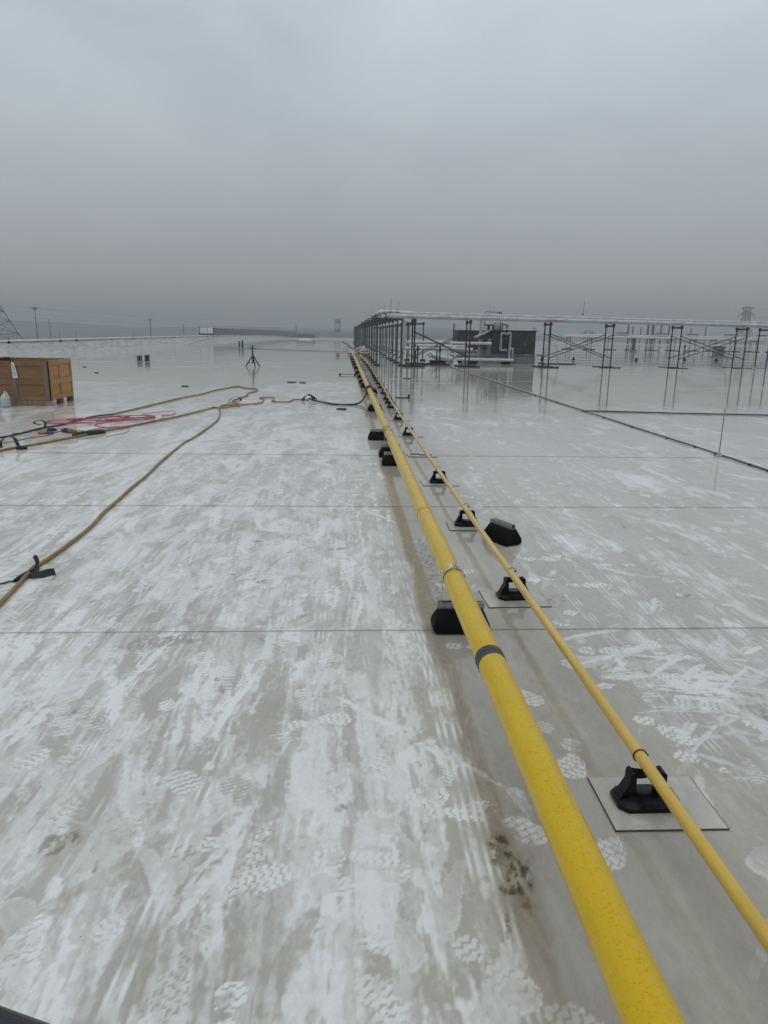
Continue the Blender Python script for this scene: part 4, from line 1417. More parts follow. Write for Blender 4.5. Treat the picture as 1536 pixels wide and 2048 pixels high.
for k, ((x, y, _), sx, lab) in enumerate((((-11.421, 32.605, 0.000), .12, 'flat black scrap lying right of the crate on the wet roof'), ((-9.483, 28.361, 0.000), .10, 'thin dark scrap lying beyond the crate'),
                                          ((-4.812, 22.191, 0.000), .13, 'flat dark scrap lying behind the looping yellow hose'), ((-0.040, 16.069, 0.000), .13, 'flat black scrap lying left of the thick pipe'),
                                          ((-1.772, 24.551, 0.000), .17, 'thin dark strip at the edge of the standing water'), ((-1.358, 24.386, 0.000), .15, 'second thin dark strip at the edge of the standing water'),
                                          ((2.433, 27.300, 0.000), .20, 'dark scrap lying between the pipe rack and the thin pipe'))):
    n = 7
    pf = [(sx * math.cos(2 * PI * i / n) * rnd.uniform(.6, 1.1), sx * .45 * math.sin(2 * PI * i / n) * rnd.uniform(.6, 1.2)) for i in range(n)]
    MB().prism(pf, 0, .022, lambda u, v, w: (u, v, w)).build('rubber_scrap', M['rubber'], loc=(x, y, .004), label=lab, cat='scrap', group='scraps lying on the roof')

# ------------------------------------------------------------------ lightning cable on the right with its rod
lc = thing('lightning_cable', 'dark braided cable running parallel to the pipes on the right', 'cable', (5.55, 20, 0))
MB().tube([(.04 * math.sin(y * .21), y - 20, .018 + .004 * math.sin(y * 1.3)) for y in [2 + .8 * i for i in range(52)]], .0105, 7).build('cable_run', M['cable'], lc)
MB().box((.10, 2 - 20 + 20, .006), (.05, 38, .010)).build('glue_strip', M['farwall'], lc)
for y in (8.9, 9.35, 10.9, 11.9, 13.4, 14.9, 16.25, 18.2, 20.4, 23.0, 26.0, 29.5):
    MB().box((.04 * math.sin(y * .21), y - 20, .016), (.045, .035, .026), ch=.006).build('cable_clip', M['cable'], lc)
hose('branch_cable', [(5.55, 16.22), (7.0, 16.02), (8.5, 15.86), (10.0, 15.68), (13, 15.4), (18, 14.9)], .0135, M['cable'], 'dark cable branching off to the right edge from the lightning cable', 'cable', .01)
at_ = thing('air_terminal', 'tall thin lightning rod on the dark cable at the right edge', 'lightning rod', (5.55, 10.1, 0))
MB().tube([(0, 0, .02), (0, 0, .70)], [.0085, .0065], 8).build('rod', M['conc'], at_)
MB().lathe((0, 0, .004), [(.075, 0), (.075, .012), (.03, .03), (.016, .06), (.012, .06)], 12).build('base', M['strut'], at_)
MB().box((.0, .05, .03), (.09, .05, .03), ch=.006).build('clamp', M['cable'], at_)

# ------------------------------------------------------------------ pipe rack running away, and the branch to the right
FH = 2.43


def make_frame(label, across, wide, top=FH, m='steel', group='steel frames of the pipe rack'):
    """two legs on sleepers with a top beam; legs stand apart along 'across'"""
    t = thing('rack_frame', label, 'rack frame', (0, 0, 0), 0, group)
    h = wide / 2
    ax = (lambda a, b: (a, b)) if across == 'x' else (lambda a, b: (b, a))
    for sgn in (-1, 1):
        x, y = ax(sgn * h, 0)
        MB().tube([(x, y, .06), (x, y, top)], .037, 8).box((x, y, .072), (.16, .16, .016)).build('leg', M[m], t)
        sx, sy = (.36, .22) if across == 'x' else (1.15, .22)
        MB().box((x, y, .042), (sx, sy, .080), ch=.008).build('sleeper', M['plank'], t)
        MB().box((x, y, top - .02), (.13, .13, .20), ch=.02).build('bracket', M[m], t)
        MB().tube([(x, y, .95), (x, y, 1.05)], .045, 8).build('collar', M[m], t)
    a, b = ax(-h, 0), ax(h, 0)
    MB().box((0, 0, top - .04), ((wide, .09, .10) if across == 'x' else (.09, wide, .10))).build('top_beam', M[m], t)
    return t


RX = 2.40
f0 = make_frame('nearest frame of the long pipe rack behind the thin pipe', 'x', 1.31, FH, 'greysteel')
ry = [38.2, 41.7, 45.4, 48.9, 53.5, 57.6, 61.5, 65.4, 69.3, 73.2, 77.1, 81.0, 84.9, 88.8, 92.7, 96.6, 100.5, 104.4, 108.3, 112.2, 116.1, 120]
f0.location = (RX, ry[0], 0)
for k, y in enumerate(ry[1:]):
    dup(f0, (RX, y, roof_z(y) + .02), 0, 'frame of the long receding pipe rack, %s from the camera' % ORD[k + 1])
# second line of legs standing to the right of the first
f1 = make_frame('nearest frame of the inner line of the receding pipe rack', 'x', 1.0, FH - .12, 'greysteel', 'inner frames of the pipe rack')
iy = [46.2, 51.5, 56.5, 62, 68, 74, 80, 86, 92, 98]
f1.location = (4.55, iy[0], 0)
for k, y in enumerate(iy[1:]):
    dup(f1, (4.55, y, 0), 0, 'inner frame of the receding pipe rack, %s from the camera' % ORD[k + 1])
for k, (x, z, r_, y0, lab) in enumerate(((1.95, FH + .10, .09, 41, 'left grey insulated pipe on top of the receding rack'), (2.40, FH + .11, .10, 38.6, 'middle insulated pipe on top of the receding rack'),
                                         (2.90, FH + .10, .09, 40, 'right insulated pipe on top of the receding rack'), (4.55, FH + .0, .10, 46, 'insulated pipe on the inner line of the receding rack'))):
    t = thing('insulated_pipe', lab, 'pipe', (x, y0, z), 0, 'insulated pipes on the rack')
    MB().tube([(0, 0, 0), (0, 60 - y0, 0), (0, 121 - y0, roof_z(120))], r_, 14).build('jacket', M['jacket'], t)
for k, (x, y, z0) in enumerate(((1.78, 41.7, FH), (1.80, 45.4, FH), (2.25, 38.8, FH), (1.78, 53.5, FH), (1.78, 61.5, FH), (1.78, 73.2, FH))):
    t = thing('pipe_riser', 'grey expansion loop rising above the receding rack, %s from the camera' % ORD[k], 'pipe loop', (x, y, z0), 0, 'risers above the rack')
    MB().tube(smooth_path([(0, 0, 0), (0, 0, .16), (.04, 0, .22), (.26, 0, .22), (.30, 0, .16), (.30, 0, .0)], 4), .05, 8).build('loop', M['greysteel'], t)
    MB().lathe((0, 0, 0), [(.12, 0), (.12, .05), (.08, .06)], 10).build('flange', M['greysteel'], t)
up = thing('insulated_pipe', 'short upper insulated pipe on the corner of the rack below the thin rods', 'pipe', (2.2, 45, FH + .42), 0)
MB().tube(smooth_path([(-.15, 0, -.3), (-.1, 0, -.02), (.15, 0, .07), (1.3, .1, .07), (2.0, .1, .02), (2.2, .1, -.3)], 5), .125, 12).build('jacket', M['jacket'], up)
for k, (x, y, z0, hh) in enumerate(((2.42, 44, FH + .35, .62), (2.86, 44.5, FH + .42, .85), (3.26, 44.2, FH + .42, .62), (1.9, 50, FH + .2, .5), (1.85, 60, FH + .2, .7), (13.25, 40.2, FH + .42, .72))):
    t = thing('air_terminal', ('thin lightning rod on the long branch pipe at the right' if k == 5 else 'thin lightning rod above the receding rack, %s from the camera' % ORD[k]), 'lightning rod', (x, y, z0), 0, 'lightning rods on the rack')
    MB().tube([(0, 0, 0), (.01 * k, 0, hh)], .009, 5).build('rod', M['steel'], t)
    MB().lathe((0, 0, -.02), [(.05, 0), (.05, .05), (.015, .09)], 8).build('base', M['steel'], t)

# branch rack: frames with legs along Y
XF = [3.61, 6.58, 11.07, 14.77, 19.0, 23.3, 24.9]


def by(x):
    return 37.4 + .20 * (x - 3.6)


g0 = make_frame('leftmost frame of the branch rack, where it leaves the long rack', 'y', 1.15, FH - .10, 'steel', 'frames of the branch pipe rack')
NB = ('leftmost', 'second', 'third', 'fourth', 'fifth', 'sixth', 'seventh')
for k, x in enumerate(XF):
    z = -.012 * k
    if k == 0:
        g0.location = (x, by(x) + .35, 0)
    else:
        dup(g0, (x, by(x) + .35, z), 0, '%s dark frame from the left under the long branch pipe' % NB[k])
ang = math.atan(.20)


def bpipe(name, label, x0, x1, dy, z, r_, m, seams):
    t = thing(name, label, 'pipe', (x0, by(x0) + dy, z))
    L = math.hypot(x1 - x0, by(x1) - by(x0))
    d = Vector((x1 - x0, by(x1) - by(x0), -.012 * 5 * (x1 - x0) / 20))
    MB().tube([(0, 0, 0), tuple(d * .5), tuple(d)], r_, 18).build('jacket', M[m], t)
    if seams:
        for k in range(1, int(L / 1.05)):
            c_ = d * (k * 1.05 / L)
            u = d.normalized()
            MB().tube([tuple(c_ - u * .012), tuple(c_ + u * .012)], r_ + .0025, 18).build('jacket_band', M['jacket'], t)
    return t


mainp = bpipe('insulated_pipe', 'long silver insulated pipe on the branch rack, front of the two', 2.35, 34, .18, FH + .10, .118, 'jacket', True)
_m = Vector((9.0, by(11.35) - by(2.35), 0))
MB().box((_m.x + .1, _m.y - .119, -.062), (.75, .012, .045), rz=math.atan(.2)).build('red_label', M['redlabel'], mainp)
bpipe('insulated_pipe', 'silver insulated pipe behind and above the front pipe on the branch rack', 2.9, 34, .62, FH + .25, .090, 'jacket', True)
el = MB()
el.tube(smooth_path([(2.40, 40.5, FH + .11), (2.35, 38.2, FH + .11), (2.42, 37.6, FH + .11), (2.9, 37.45, FH + .10)], 5), .120, 14).build('pipe_elbow', M['jacket'], label='silver pipe elbow joining the receding rack to the branch rack', cat='pipe elbow')
bn_ = 0
for a, b in ((0, 1), (2, 3), (4, 5)):
    for dy, nm in ((-.575, 'front'), (.575, 'rear')):
        for hi, lo, lean in ((a, b, 'falling right'), (b, a, 'falling left')):
            x0, x1 = XF[hi], XF[lo]
            y0, y1 = by(x0) + .35 + dy, by(x1) + .35 + dy
            off = .035 if dy < 0 else -.035
            t = thing('cross_brace', '%s diagonal brace %s between the %s and %s branch frames' % (nm, lean, NB[a], NB[b]), 'brace', (x0, y0 - off * (1 if lean == 'falling right' else 1.9), 0), 0, 'cross braces of the branch rack')
            MB().tube([(0, 0, 1.78), (x1 - x0, y1 - y0, .52)], .022, 6).build('tube', M['steel'], t)
            MB().box((0, 0, 1.78), (.08, .03, .08)).build('end_plate', M['steel'], t)
            MB().box((x1 - x0, y1 - y0, .52), (.08, .03, .08)).build('end_plate', M['steel'], t)
# light column and low pipes to the rooftop unit
dc = thing('pipe_drop', 'thick pale pipe dropping from the rack corner to the low pipes', 'pipe', (3.27, 39.6, 0))
MB().tube([(0, 0, FH - .05), (0, 0, .98)], .105, 14).build('jacket', M['jacket'], dc)
MB().tube(smooth_path([(0, 0, 1.02), (0, 0, .94), (.08, 0, .88), (.25, 0, .88)], 4), .11, 12).build('elbow', M['jacket'], dc)
LP = ((3.4, 8.3, 40.6, 1.20, .075, 'white', 'pale pipe at waist height running from the rack to the rooftop unit'), (3.5, 7.1, 39.7, .88, .085, 'jacket', 'silver low pipe just below the waist high pale pipe'),
      (4.4, 7.2, 43.0, .98, .07, 'white', 'pale pipe behind the second branch frame'), (6.3, 9.0, 44.6, .72, .07, 'white', 'pale pipe under the red valves'),
      (6.6, 9.0, 45.2, .45, .06, 'white', 'thin pale pipe low before the rear unit'), (6.3, 10.0, 42.3, .25, .085, 'white', 'pale pipe lying lowest along the front of the rooftop unit'))
for x0, x1, y, z, r_, m, lab in LP:
    t = thing('low_pipe', lab, 'pipe', (x0, y, z), 0, 'pale pipes by the rooftop unit')
    MB().tube([(0, 0, 0), (x1 - x0, 0, 0)], r_, 12).build('jacket', M[m], t)
    for q in range(1, int((x1 - x0) / .9)):
        MB().tube([(q * .9, 0, 0), (q * .9 + .03, 0, 0)], r_ + .005, 12).build('jacket_band', M['jacket'], t)
hd_ = make_frame('small frame carrying the waist high pipes, left one', 'y', 1.3, .86, 'steel', 'small frames under the low pipes')
hd_.location = (4.05, 40.2, 0)
dup(hd_, (5.28, 40.3, 0), 0, 'small frame carrying the waist high pipes, right one')
for k, (x, y) in enumerate(((6.45, 42.3), (7.55, 42.35), (9.55, 42.3), (6.9, 43.6), (8.2, 45.2))):
    t = thing('rubber_sleeper', 'black sleeper block under the low pale pipes, %s from the left' % ('first' if k == 0 else ORD[k]), 'block', (x, y, 0), 0, 'black sleepers under the low pipes')
    MB().box((0, 0, .07), (.50, .22, .14), ch=.02).build('block', M['rubber'], t)
    MB().box((0, 0, .148), (.40, .05, .02)).build('strut_channel', M['strut'], t)
vb = thing('valve_elbow', 'big pale elbow with black underside lying on the roof before the valves', 'pipe elbow', (5.3, 41.5, 0))
MB().tube(smooth_path([(-.35, .6, .55), (-.2, .3, .50), (.1, .1, .40), (.55, 0, .30), (.95, 0, .26)], 5), .16, 14).build('jacket', M['white'], vb)
MB().box((.15, .15, .10), (.95, .3, .2), ch=.03).build('underside_block', M['rubber'], vb)  # black block along the elbow's underside
for k, x in enumerate((6.02, 6.42)):
    t = thing('pipe_boot', '%s pale upright pipe rising from a conical roof boot' % ('left' if k == 0 else 'right'), 'pipe boot', (x, 41.6, 0), 0, 'upright pipes in roof boots')
    MB().lathe((0, 0, 0), [(.24, 0), (.20, .04), (.10, .30), (.085, .34)], 14).build('boot', M['white'], t)
    MB().tube([(0, 0, .3), (0, 0, .82), (.02, .15, .9), (.02, .5, .92)], .075, 10).build('pipe_wall', M['white'], t)
    MB().tube([(0, 0, .36), (0, 0, .40)], .10, 10).build('collar', M['greysteel'], t)
sp_ = thing('sagging_cable', 'black cable sagging between the small frames and the pipe boots', 'cable', (0, 0, 0))
MB().tube(smooth_path([(4.75, 40.0, .72), (5.0, 40.0, .42), (5.3, 40.1, .10), (5.65, 40.2, .03), (6.0, 40.7, .12), (6.3, 41.2, .34)], 6), .018, 6).build('cable_run', M['cable'], sp_)

# ------------------------------------------------------------------ rooftop units
ru = thing('rooftop_unit', 'dark grey rooftop unit with silver pipe loop on its front', 'rooftop unit', (10.22, 44.6, 0))
MB().box((0, 0, .21), (2.72, 2.5, .42)).build('curb', M['curb'], ru)
for x0, x1 in ((-1.30, -.22), (-.21, .66), (.67, 1.34)):
    MB().box(((x0 + x1) / 2, -1.13, 1.18), (x1 - x0 - .012, .05, 1.48)).build('front_panel', M['unit'], ru)
MB().box((.02, .03, 1.17), (2.62, 2.26, 1.48)).build('housing', M['unit'], ru)
MB().box((.02, 0, 1.935), (2.76, 2.46, .05), ch=.012).build('roof_cap', M['unit'], ru)
MB().box((-.02, -1.163, .50), (2.60, .02, .11)).build('base_trim', M['unitside'], ru)
MB().box((-1.42, -.3, .95), (.22, 1.5, 1.05)).build('side_recess', M['unitside'], ru)
for x, z in ((.69, 1.15), (-.50, 1.50)):
    MB().box((x, -1.165, z), (.07, .03, .12), ch=.01).build('latch', M['curb'], ru)
for k, (x, z, L) in enumerate(((-1.33, 1.88, .80), (-1.36, 1.36, .62))):
    hm_ = MB()
    hm_.prism([(0, 0), (-L, -.40 * L / .8), (-L, -.40 * L / .8 - .10), (0, -.42)], -.9, .6, lambda u, v, w: (x + u, w, z + v))
    h_ = hm_.build('rain_hood', M['unit'], ru)
    MB().prism([(.02, .02), (-L - .03, -.42 * L / .8 + .02), (-L - .03, -.42 * L / .8 + .07), (.02, .08)], -.95, .65, lambda u, v, w: (x + u, w, z + v)).build('hood_cover', M['curb'], h_)
lp = thing('pipe_loop', 'silver insulated pipe loop on the front of the dark rooftop unit', 'pipe', (9.9, 43.2, 0))
MB().tube(smooth_path([(-.32, .25, .79), (-.34, .0, .79), (-.47, 0, .79), (-.50, 0, .84), (-.50, 0, 1.0), (-.49, 0, 1.68), (-.44, 0, 1.76), (-.30, 0, 1.77), (-.18, 0, 1.68)], 5), .072, 12).build('left_leg', M['dulljacket'], lp)
MB().tube([(-.50, 0, .79), (-.28, 0, .79), (-.12, .05, .79)], .07, 12).build('lower_run', M['dulljacket'], lp)
MB().tube(smooth_path([(-.16, 0, 1.70), (-.10, 0, 1.77), (.02, 0, 1.79), (.06, 0, 1.70), (.06, 0, 1.4), (.05, 0, .9), (.04, 0, .45), (.0, -.4, .28), (-.1, -.85, .25)], 5), .080, 12).build('right_leg', M['dulljacket'], lp)
MB().tube(smooth_path([(.06, 0, .84), (.16, 0, .88), (.24, 0, .82), (.24, 0, .3)], 5), .075, 12).build('short_leg', M['dulljacket'], lp)
MB().tube([(-.17, 0, 1.66), (-.17, 0, 1.93)], .035, 8).lathe((-.17, 0, 1.93), [(.07, 0), (.07, .05), (.03, .06)], 10).build('vent_stub', M['steel'], lp)
bl = thing('blower_drum', 'grey drum with side pipes standing on top of the dark rooftop unit', 'drum', (9.5, 44.9, 1.96))
MB().lathe((.05, 0, 0), [(.30, 0), (.31, .04), (.31, .34), (.26, .47), (.14, .54), (.05, .56)], 18).build('drum', M['dulljacket'], bl)
MB().tube([(-.85, 0, .34), (-.2, 0, .34)], .09, 10).build('left_pipe', M['dulljacket'], bl)
MB().box((-.55, 0, .16), (.16, .2, .30), ch=.03).box((-.28, 0, .14), (.10, .2, .24), ch=.02).build('valve_body', M['steel'], bl)
MB().tube(smooth_path([(.3, -.2, .36), (.5, -.2, .36), (.56, -.2, .28), (.56, -.2, .1)], 4), .085, 10).build('right_pipe', M['dulljacket'], bl)
for k, x in enumerate((8.72, 9.98)):
    t = thing('pipe_column', '%s pale column rising behind the dark rooftop unit to the branch pipe' % ('left' if k == 0 else 'right'), 'pipe', (x, 46.2, 0), 0, 'pale columns behind the rooftop unit')
    MB().tube([(0, 0, 0), (0, 0, 2.95)], .10, 12).build('jacket', M['jacket'], t)
    MB().tube([(0, 0, 1.5), (0, 0, 1.54)], .107, 12).build('jacket_band', M['jacket'], t)
rl = thing('pipe_railing', 'thin dark pipe frame standing above the branch pipe near the rooftop unit', 'railing', (8.63, 44.5, 1.96))
MB().tube([(0, 0, .6), (0, 0, 1.07), (.95, 0, 1.05), (.95, 0, .55)], .022, 6).build('rail', M['steel'], rl)
MB().tube([(.86, 0, .80), (.86, 0, 1.10)], .03, 6).tube([(.97, 0, .85), (.97, 0, 1.10)], .03, 6).build('post_cap', M['steel'], rl)
MB().tube([(.25, 0, 1.05), (.27, 0, 1.40)], .007, 4).tube([(.48, 0, 1.05), (.50, 0, 1.42)], .007, 4).build('spike', M['steel'], rl)
MB().tube([(0, 0, .0), (0, 0, .6)], .022, 6).tube([(.95, 0, .0), (.95, 0, .55)], .022, 6).build('leg', M['steel'], rl)
r2 = thing('rooftop_unit', 'second dark grey rooftop unit with red valves in front, to the left rear', 'rooftop unit', (8.9, 51.2, 0))
MB().box((0, 0, .24), (2.3, 2.4, .48)).build('curb', M['curb'], r2)
for x0, x1 in ((-1.05, -.02), (-.01, 1.05)):
    MB().box(((x0 + x1) / 2, -1.12, 1.22), (x1 - x0 - .015, .05, 1.40)).build('front_panel', M['unit'], r2)
MB().box((0, .03, 1.20), (2.1, 2.2, 1.42)).build('housing', M['unit'], r2)
MB().box((0, 0, 1.93), (2.2, 2.36, .05), ch=.012).build('roof_cap', M['unit'], r2)
MB().box((-.30, -1.16, 1.45), (.12, .03, .14), ch=.01).build('latch', M['curb'], r2)
eb = thing('control_cabinet', 'small pale grey cabinet on a post left of the red valves', 'cabinet', (7.55, 45.0, 0))
MB().box((0, 0, 1.0), (.42, .22, .36), ch=.02).build('cabinet', M['curb'], eb)
MB().tube([(0, 0, 0), (0, 0, .85)], .04, 8).build('post', M['curb'], eb)
for k, x in enumerate((7.98, 8.72)):
    t = thing('red_valve', '%s red valve on the pale pipe before the rooftop units' % ('left' if k == 0 else 'right'), 'valve', (x, 44.6, .72), 0, 'red valves')
    MB().lathe((0, 0, .0), [(.09, .0), (.11, .10), (.11, .34), (.06, .40)], 12).build('actuator', M['red'], t)
    MB().tube([(0, -.18, .22), (0, .18, .22)], .09, 10).build('body', M['red'], t)
    MB().tube([(0, 0, .05), (0, 0, -.05)], .06, 8).build('neck', M['white'], t)
sv = thing('standpipe', 'small dark standpipe with valve at the right corner of the rooftop unit', 'standpipe', (11.95, 43.3, 0))
MB().tube(smooth_path([(-.3, 0, .52), (-.05, 0, .53), (.02, 0, .46), (0, 0, .2), (-.02, 0, .06)], 4), .03, 8).build('pipe_wall', M['steel'], sv)
MB().box((.02, 0, .30), (.10, .1, .2), ch=.02).box((0, 0, .06), (.36, .2, .08), ch=.02).build('valve_body', M['rubber'], sv)
MB().tube([(.1, 0, .03), (2.2, .25, .03)], .03, 8).build('ground_pipe', M['steel'], sv)
# pale yellow poles leaning in the branch rack
for k, (a, b, lab) in enumerate((((11.137, 40.115, 0.000), (11.105, 39.400, 1.188), 'pale yellow pole left of the third branch frame'), ((11.761, 39.143, 0.000), (11.635, 39.400, 1.170), 'pale yellow pole right of the third branch frame'),
                                 ((22.953, 42.520, 0.000), (23.097, 42.200, 1.273), 'pale yellow pole left of the sixth branch frame'), ((23.211, 39.676, 0.000), (24.016, 41.800, 1.410), 'pale yellow pole right of the sixth branch frame'))):
    t = thing('yellow_pole', lab, 'pole', (a[0], a[1], 0), 0, 'pale yellow poles in the branch rack')
    MB().tube([(0, 0, .01), (b[0] - a[0], b[1] - a[1], b[2])], .022, 6).build('pole_shaft', M['yellowpole'], t)
    MB().box((0, 0, .05), (.09, .09, .10), ch=.015).build('foot', M['yellowpole'], t)

# ------------------------------------------------------------------ far right: conduits, duct, distant rack
for k, (y, x0, x1, z) in enumerate(((43.9, 12.6, 60, .05), (49.5, 13, 70, .06), (56, 14, 80, .07), (63, 15, 90, .08), (72, 17, 100, .08), (82, -12, .2, .07))):
    if k == 5:
        MB().tube([(-12.3, 71.5, .03), (.3, 63.5, .03)], .028, 6).build('roof_conduit', M['conc'], label='thin grey conduit crossing the roof left of the thick pipe', cat='conduit', group='conduits on the roof')
        continue
    t = thing('roof_conduit', 'thin grey conduit crossing the right of the roof, %s from the branch rack' % ORD[k], 'conduit', (x0, y, z), 0, 'conduits on the roof')
    MB().tube([(0, 0, 0), ((x1 - x0) * .5, 4 * (-1) ** k * .3, 0), (x1 - x0, 2, 0)], .02, 6).build('tube', M['conc'], t)
for k, (px_, y) in enumerate(((12.9, 50.5), (16.4, 51), (21.4, 52), (25.5, 53), (28.2, 53.5), (33.6, 54), (39.0, 55))):
    t = thing('cable_post', 'small black post on the far wet roof, %s from the left' % ('first' if k == 0 else ORD[k]), 'post', (px_, y, 0), 0, 'small black posts on the far roof')
    MB().lathe((0, 0, 0), [(.12, 0), (.12, .06), (.07, .16), (.04, .22)], 8).build('cone', M['rubber'], t)
    MB().tube([(0, 0, .21), (0, 0, .25)], .035, 6).build('cap', M['rubber'], t)
dk = thing('duct_box', 'pale grey duct box standing behind the right end of the branch rack', 'duct', (35.0, 66.2, 0))
MB().box((0, 0, .44), (.78, .8, .88)).build('duct_body', M['curb'], dk)
MB().box((.05, 0, .94), (.95, .95, .14), ch=.03).build('hood', M['unitside'], dk)
MB().box((0, -.41, .58), (.34, .03, .12)).build('dark_opening_plate', M['plank'], dk)  # solid dark plate painted as the shade inside the duct mouth
MB().box((0, 0, .03), (1.3, 1.1, .06)).build('flange', M['curb'], dk)
hp = thing('hydrant_post', 'dark stepped post standing left of the pale grey duct box', 'post', (32.6, 68, 0))
MB().tube([(0, 0, 0), (0, 0, .8)], .05, 6).lathe((0, 0, .8), [(.10, 0), (.12, .1), (.05, .25)], 8).build('post_shaft', M['steel'], hp)
MB().box((0, 0, .42), (.16, .16, .2), ch=.03).build('collar', M['steel'], hp)
fr = make_frame('leftmost frame of the distant rack at the far right', 'y', 1.6, 1.45, 'greysteel', 'frames of the distant rack')
for k in range(22):
    x, y = 30 + k * 2.9, 96 + .12 * k
    if k == 0:
        fr.location = (x, y, roof_z(y))
    else:
        dup(fr, (x, y, roof_z(y)), 0, 'frame of the distant rack, %s from its left end' % ORD[k])
for k, (dy, z, r_, lab) in enumerate(((-.35, 1.64, .16, 'front pale pipe on the distant rack at the far right'), (.5, 1.86, .12, 'rear pale pipe on the distant rack at the far right'))):
    t = thing('insulated_pipe', lab, 'pipe', (29, 96 + dy, z), 0, 'pipes on the distant rack')
    MB().tube([(0, 0, 0), (66, 2.7, -.05)], r_, 10).build('jacket', M['white'], t)
for k in range(9):
    x = 36 + k * 5.2 + rnd.uniform(-1, 1)
    t = thing('pipe_riser', 'pale riser loop on the distant rack, %s from its left end' % ('first' if k == 0 else ORD[k]), 'pipe loop', (x, 96.6, 1.7), 0, 'risers on the distant rack')
    MB().tube(smooth_path([(0, 0, 0), (0, 0, .30), (.2, 0, .40), (1.2, 0, .40), (1.4, 0, .30), (1.4, 0, -.9)], 3), .10, 8).build('loop', M['white'], t)
    MB().box((.7, 0, .52), (1.8, .3, .06)).build('cover', M['greysteel'], t)
dpost = thing('pipe_column', 'grey column in front of the distant rack', 'pipe', (34.9, 86, 0))
MB().tube([(0, 0, 0), (0, 0, 1.55)], .20, 10).build('jacket', M['greysteel'], dpost)
MB().box((0, 0, .1), (.7, .7, .2), ch=.04).build('base', M['curb'], dpost)

# ------------------------------------------------------------------ beyond the building: poles, towers, wires
def utility_pole(x, y, top, r, lab, arm=True, m='poleM'):
    t = thing('utility_pole', lab, 'pole', (x, y, -9), 0, 'poles beyond the roof')
    MB().tube([(0, 0, 0), (0, 0, top + 9)], [r * 1.25, r], 7).build('shaft', M[m], t)
    if arm:
        MB().box((0, 0, top + 8.2), (2.0, .14, .16)).build('cross_arm', M[m], t)
    return t


for px_x, px_, py_, D, lab, arm in ((-128.9, 98, 640, 330, 'thin pole right of the floodlight beyond the left parapet', 0), (-77.5, 300, 637, 300, 'tall pole beyond the middle of the left parapet', 1), (-70.8, 367, 650, 330, 'shorter pole just before the white panel box', 0),
                              ):
    d_ = ((px_ - 687) / 1420.0)
    top = 1.69 + (664 - .0175 * (687 - px_) - py_) / 1420.0 * D
    utility_pole(px_x, D, top, .16, lab, arm)
RP = ((898, 648, 210, .28, 'thick pole seen between the first branch braces'), (1053, 655, 260, .2, 'pole beyond the dark rooftop unit'), (1084, 652, 230, .34, 'thick pole right of the dark rooftop unit'),
      (1238, 640, 240, .28, 'first pole right of the fourth branch frame'), (1247, 653, 260, .22, 'second pole right of the fourth branch frame'), (1263, 655, 280, .2, 'third pole right of the fourth branch frame'),
      (1277, 640, 240, .34, 'fourth and stoutest pole right of the fourth branch frame'), (1287, 640, 230, .42, 'fifth pole right of the fourth branch frame'), (1303, 640, 250, .26, 'sixth pole right of the fourth branch frame'),
      (1319, 640, 250, .26, 'seventh pole right of the fourth branch frame'), (1363, 657, 300, .22, 'pole seen inside the fifth branch frame'), (1392, 645, 280, .22, 'pole just right of the fifth branch frame'))
for px_, py_, D, r_, lab in RP:
    d_ = ((px_ - 687) / 1420.0) * 1.02
    top = 1.69 + (664 + .0175 * (px_ - 687) - py_) / 1420.0 * D
    utility_pole(d_ * D, D, top, r_, lab, False, 'lattice')
fl = thing('floodlight_mast', 'floodlight mast with a wide lamp head beyond the left parapet', 'floodlight', (-142.7, 350, -9))
MB().tube([(0, 0, 0), (0, 0, 18.3)], [.30, .18], 8).build('shaft', M['lattice'], fl)
MB().add([(-1.5, -.3, 19.4), (1.5, -.3, 19.4), (.5, -.3, 18.2), (-.5, -.3, 18.2), (-1.5, .3, 19.4), (1.5, .3, 19.4), (.5, .3, 18.2), (-.5, .3, 18.2)],
         [(3, 2, 1, 0), (4, 5, 6, 7), (0, 1, 5, 4), (1, 2, 6, 5), (2, 3, 7, 6), (3, 0, 4, 7)]).build('lamp_head', M['lattice'], fl)
for s_ in (-1, 0, 1):
    MB().box((s_ * .9, -.4, 19.1), (.5, .3, .4)).build('lamp', M['lattice'], fl)


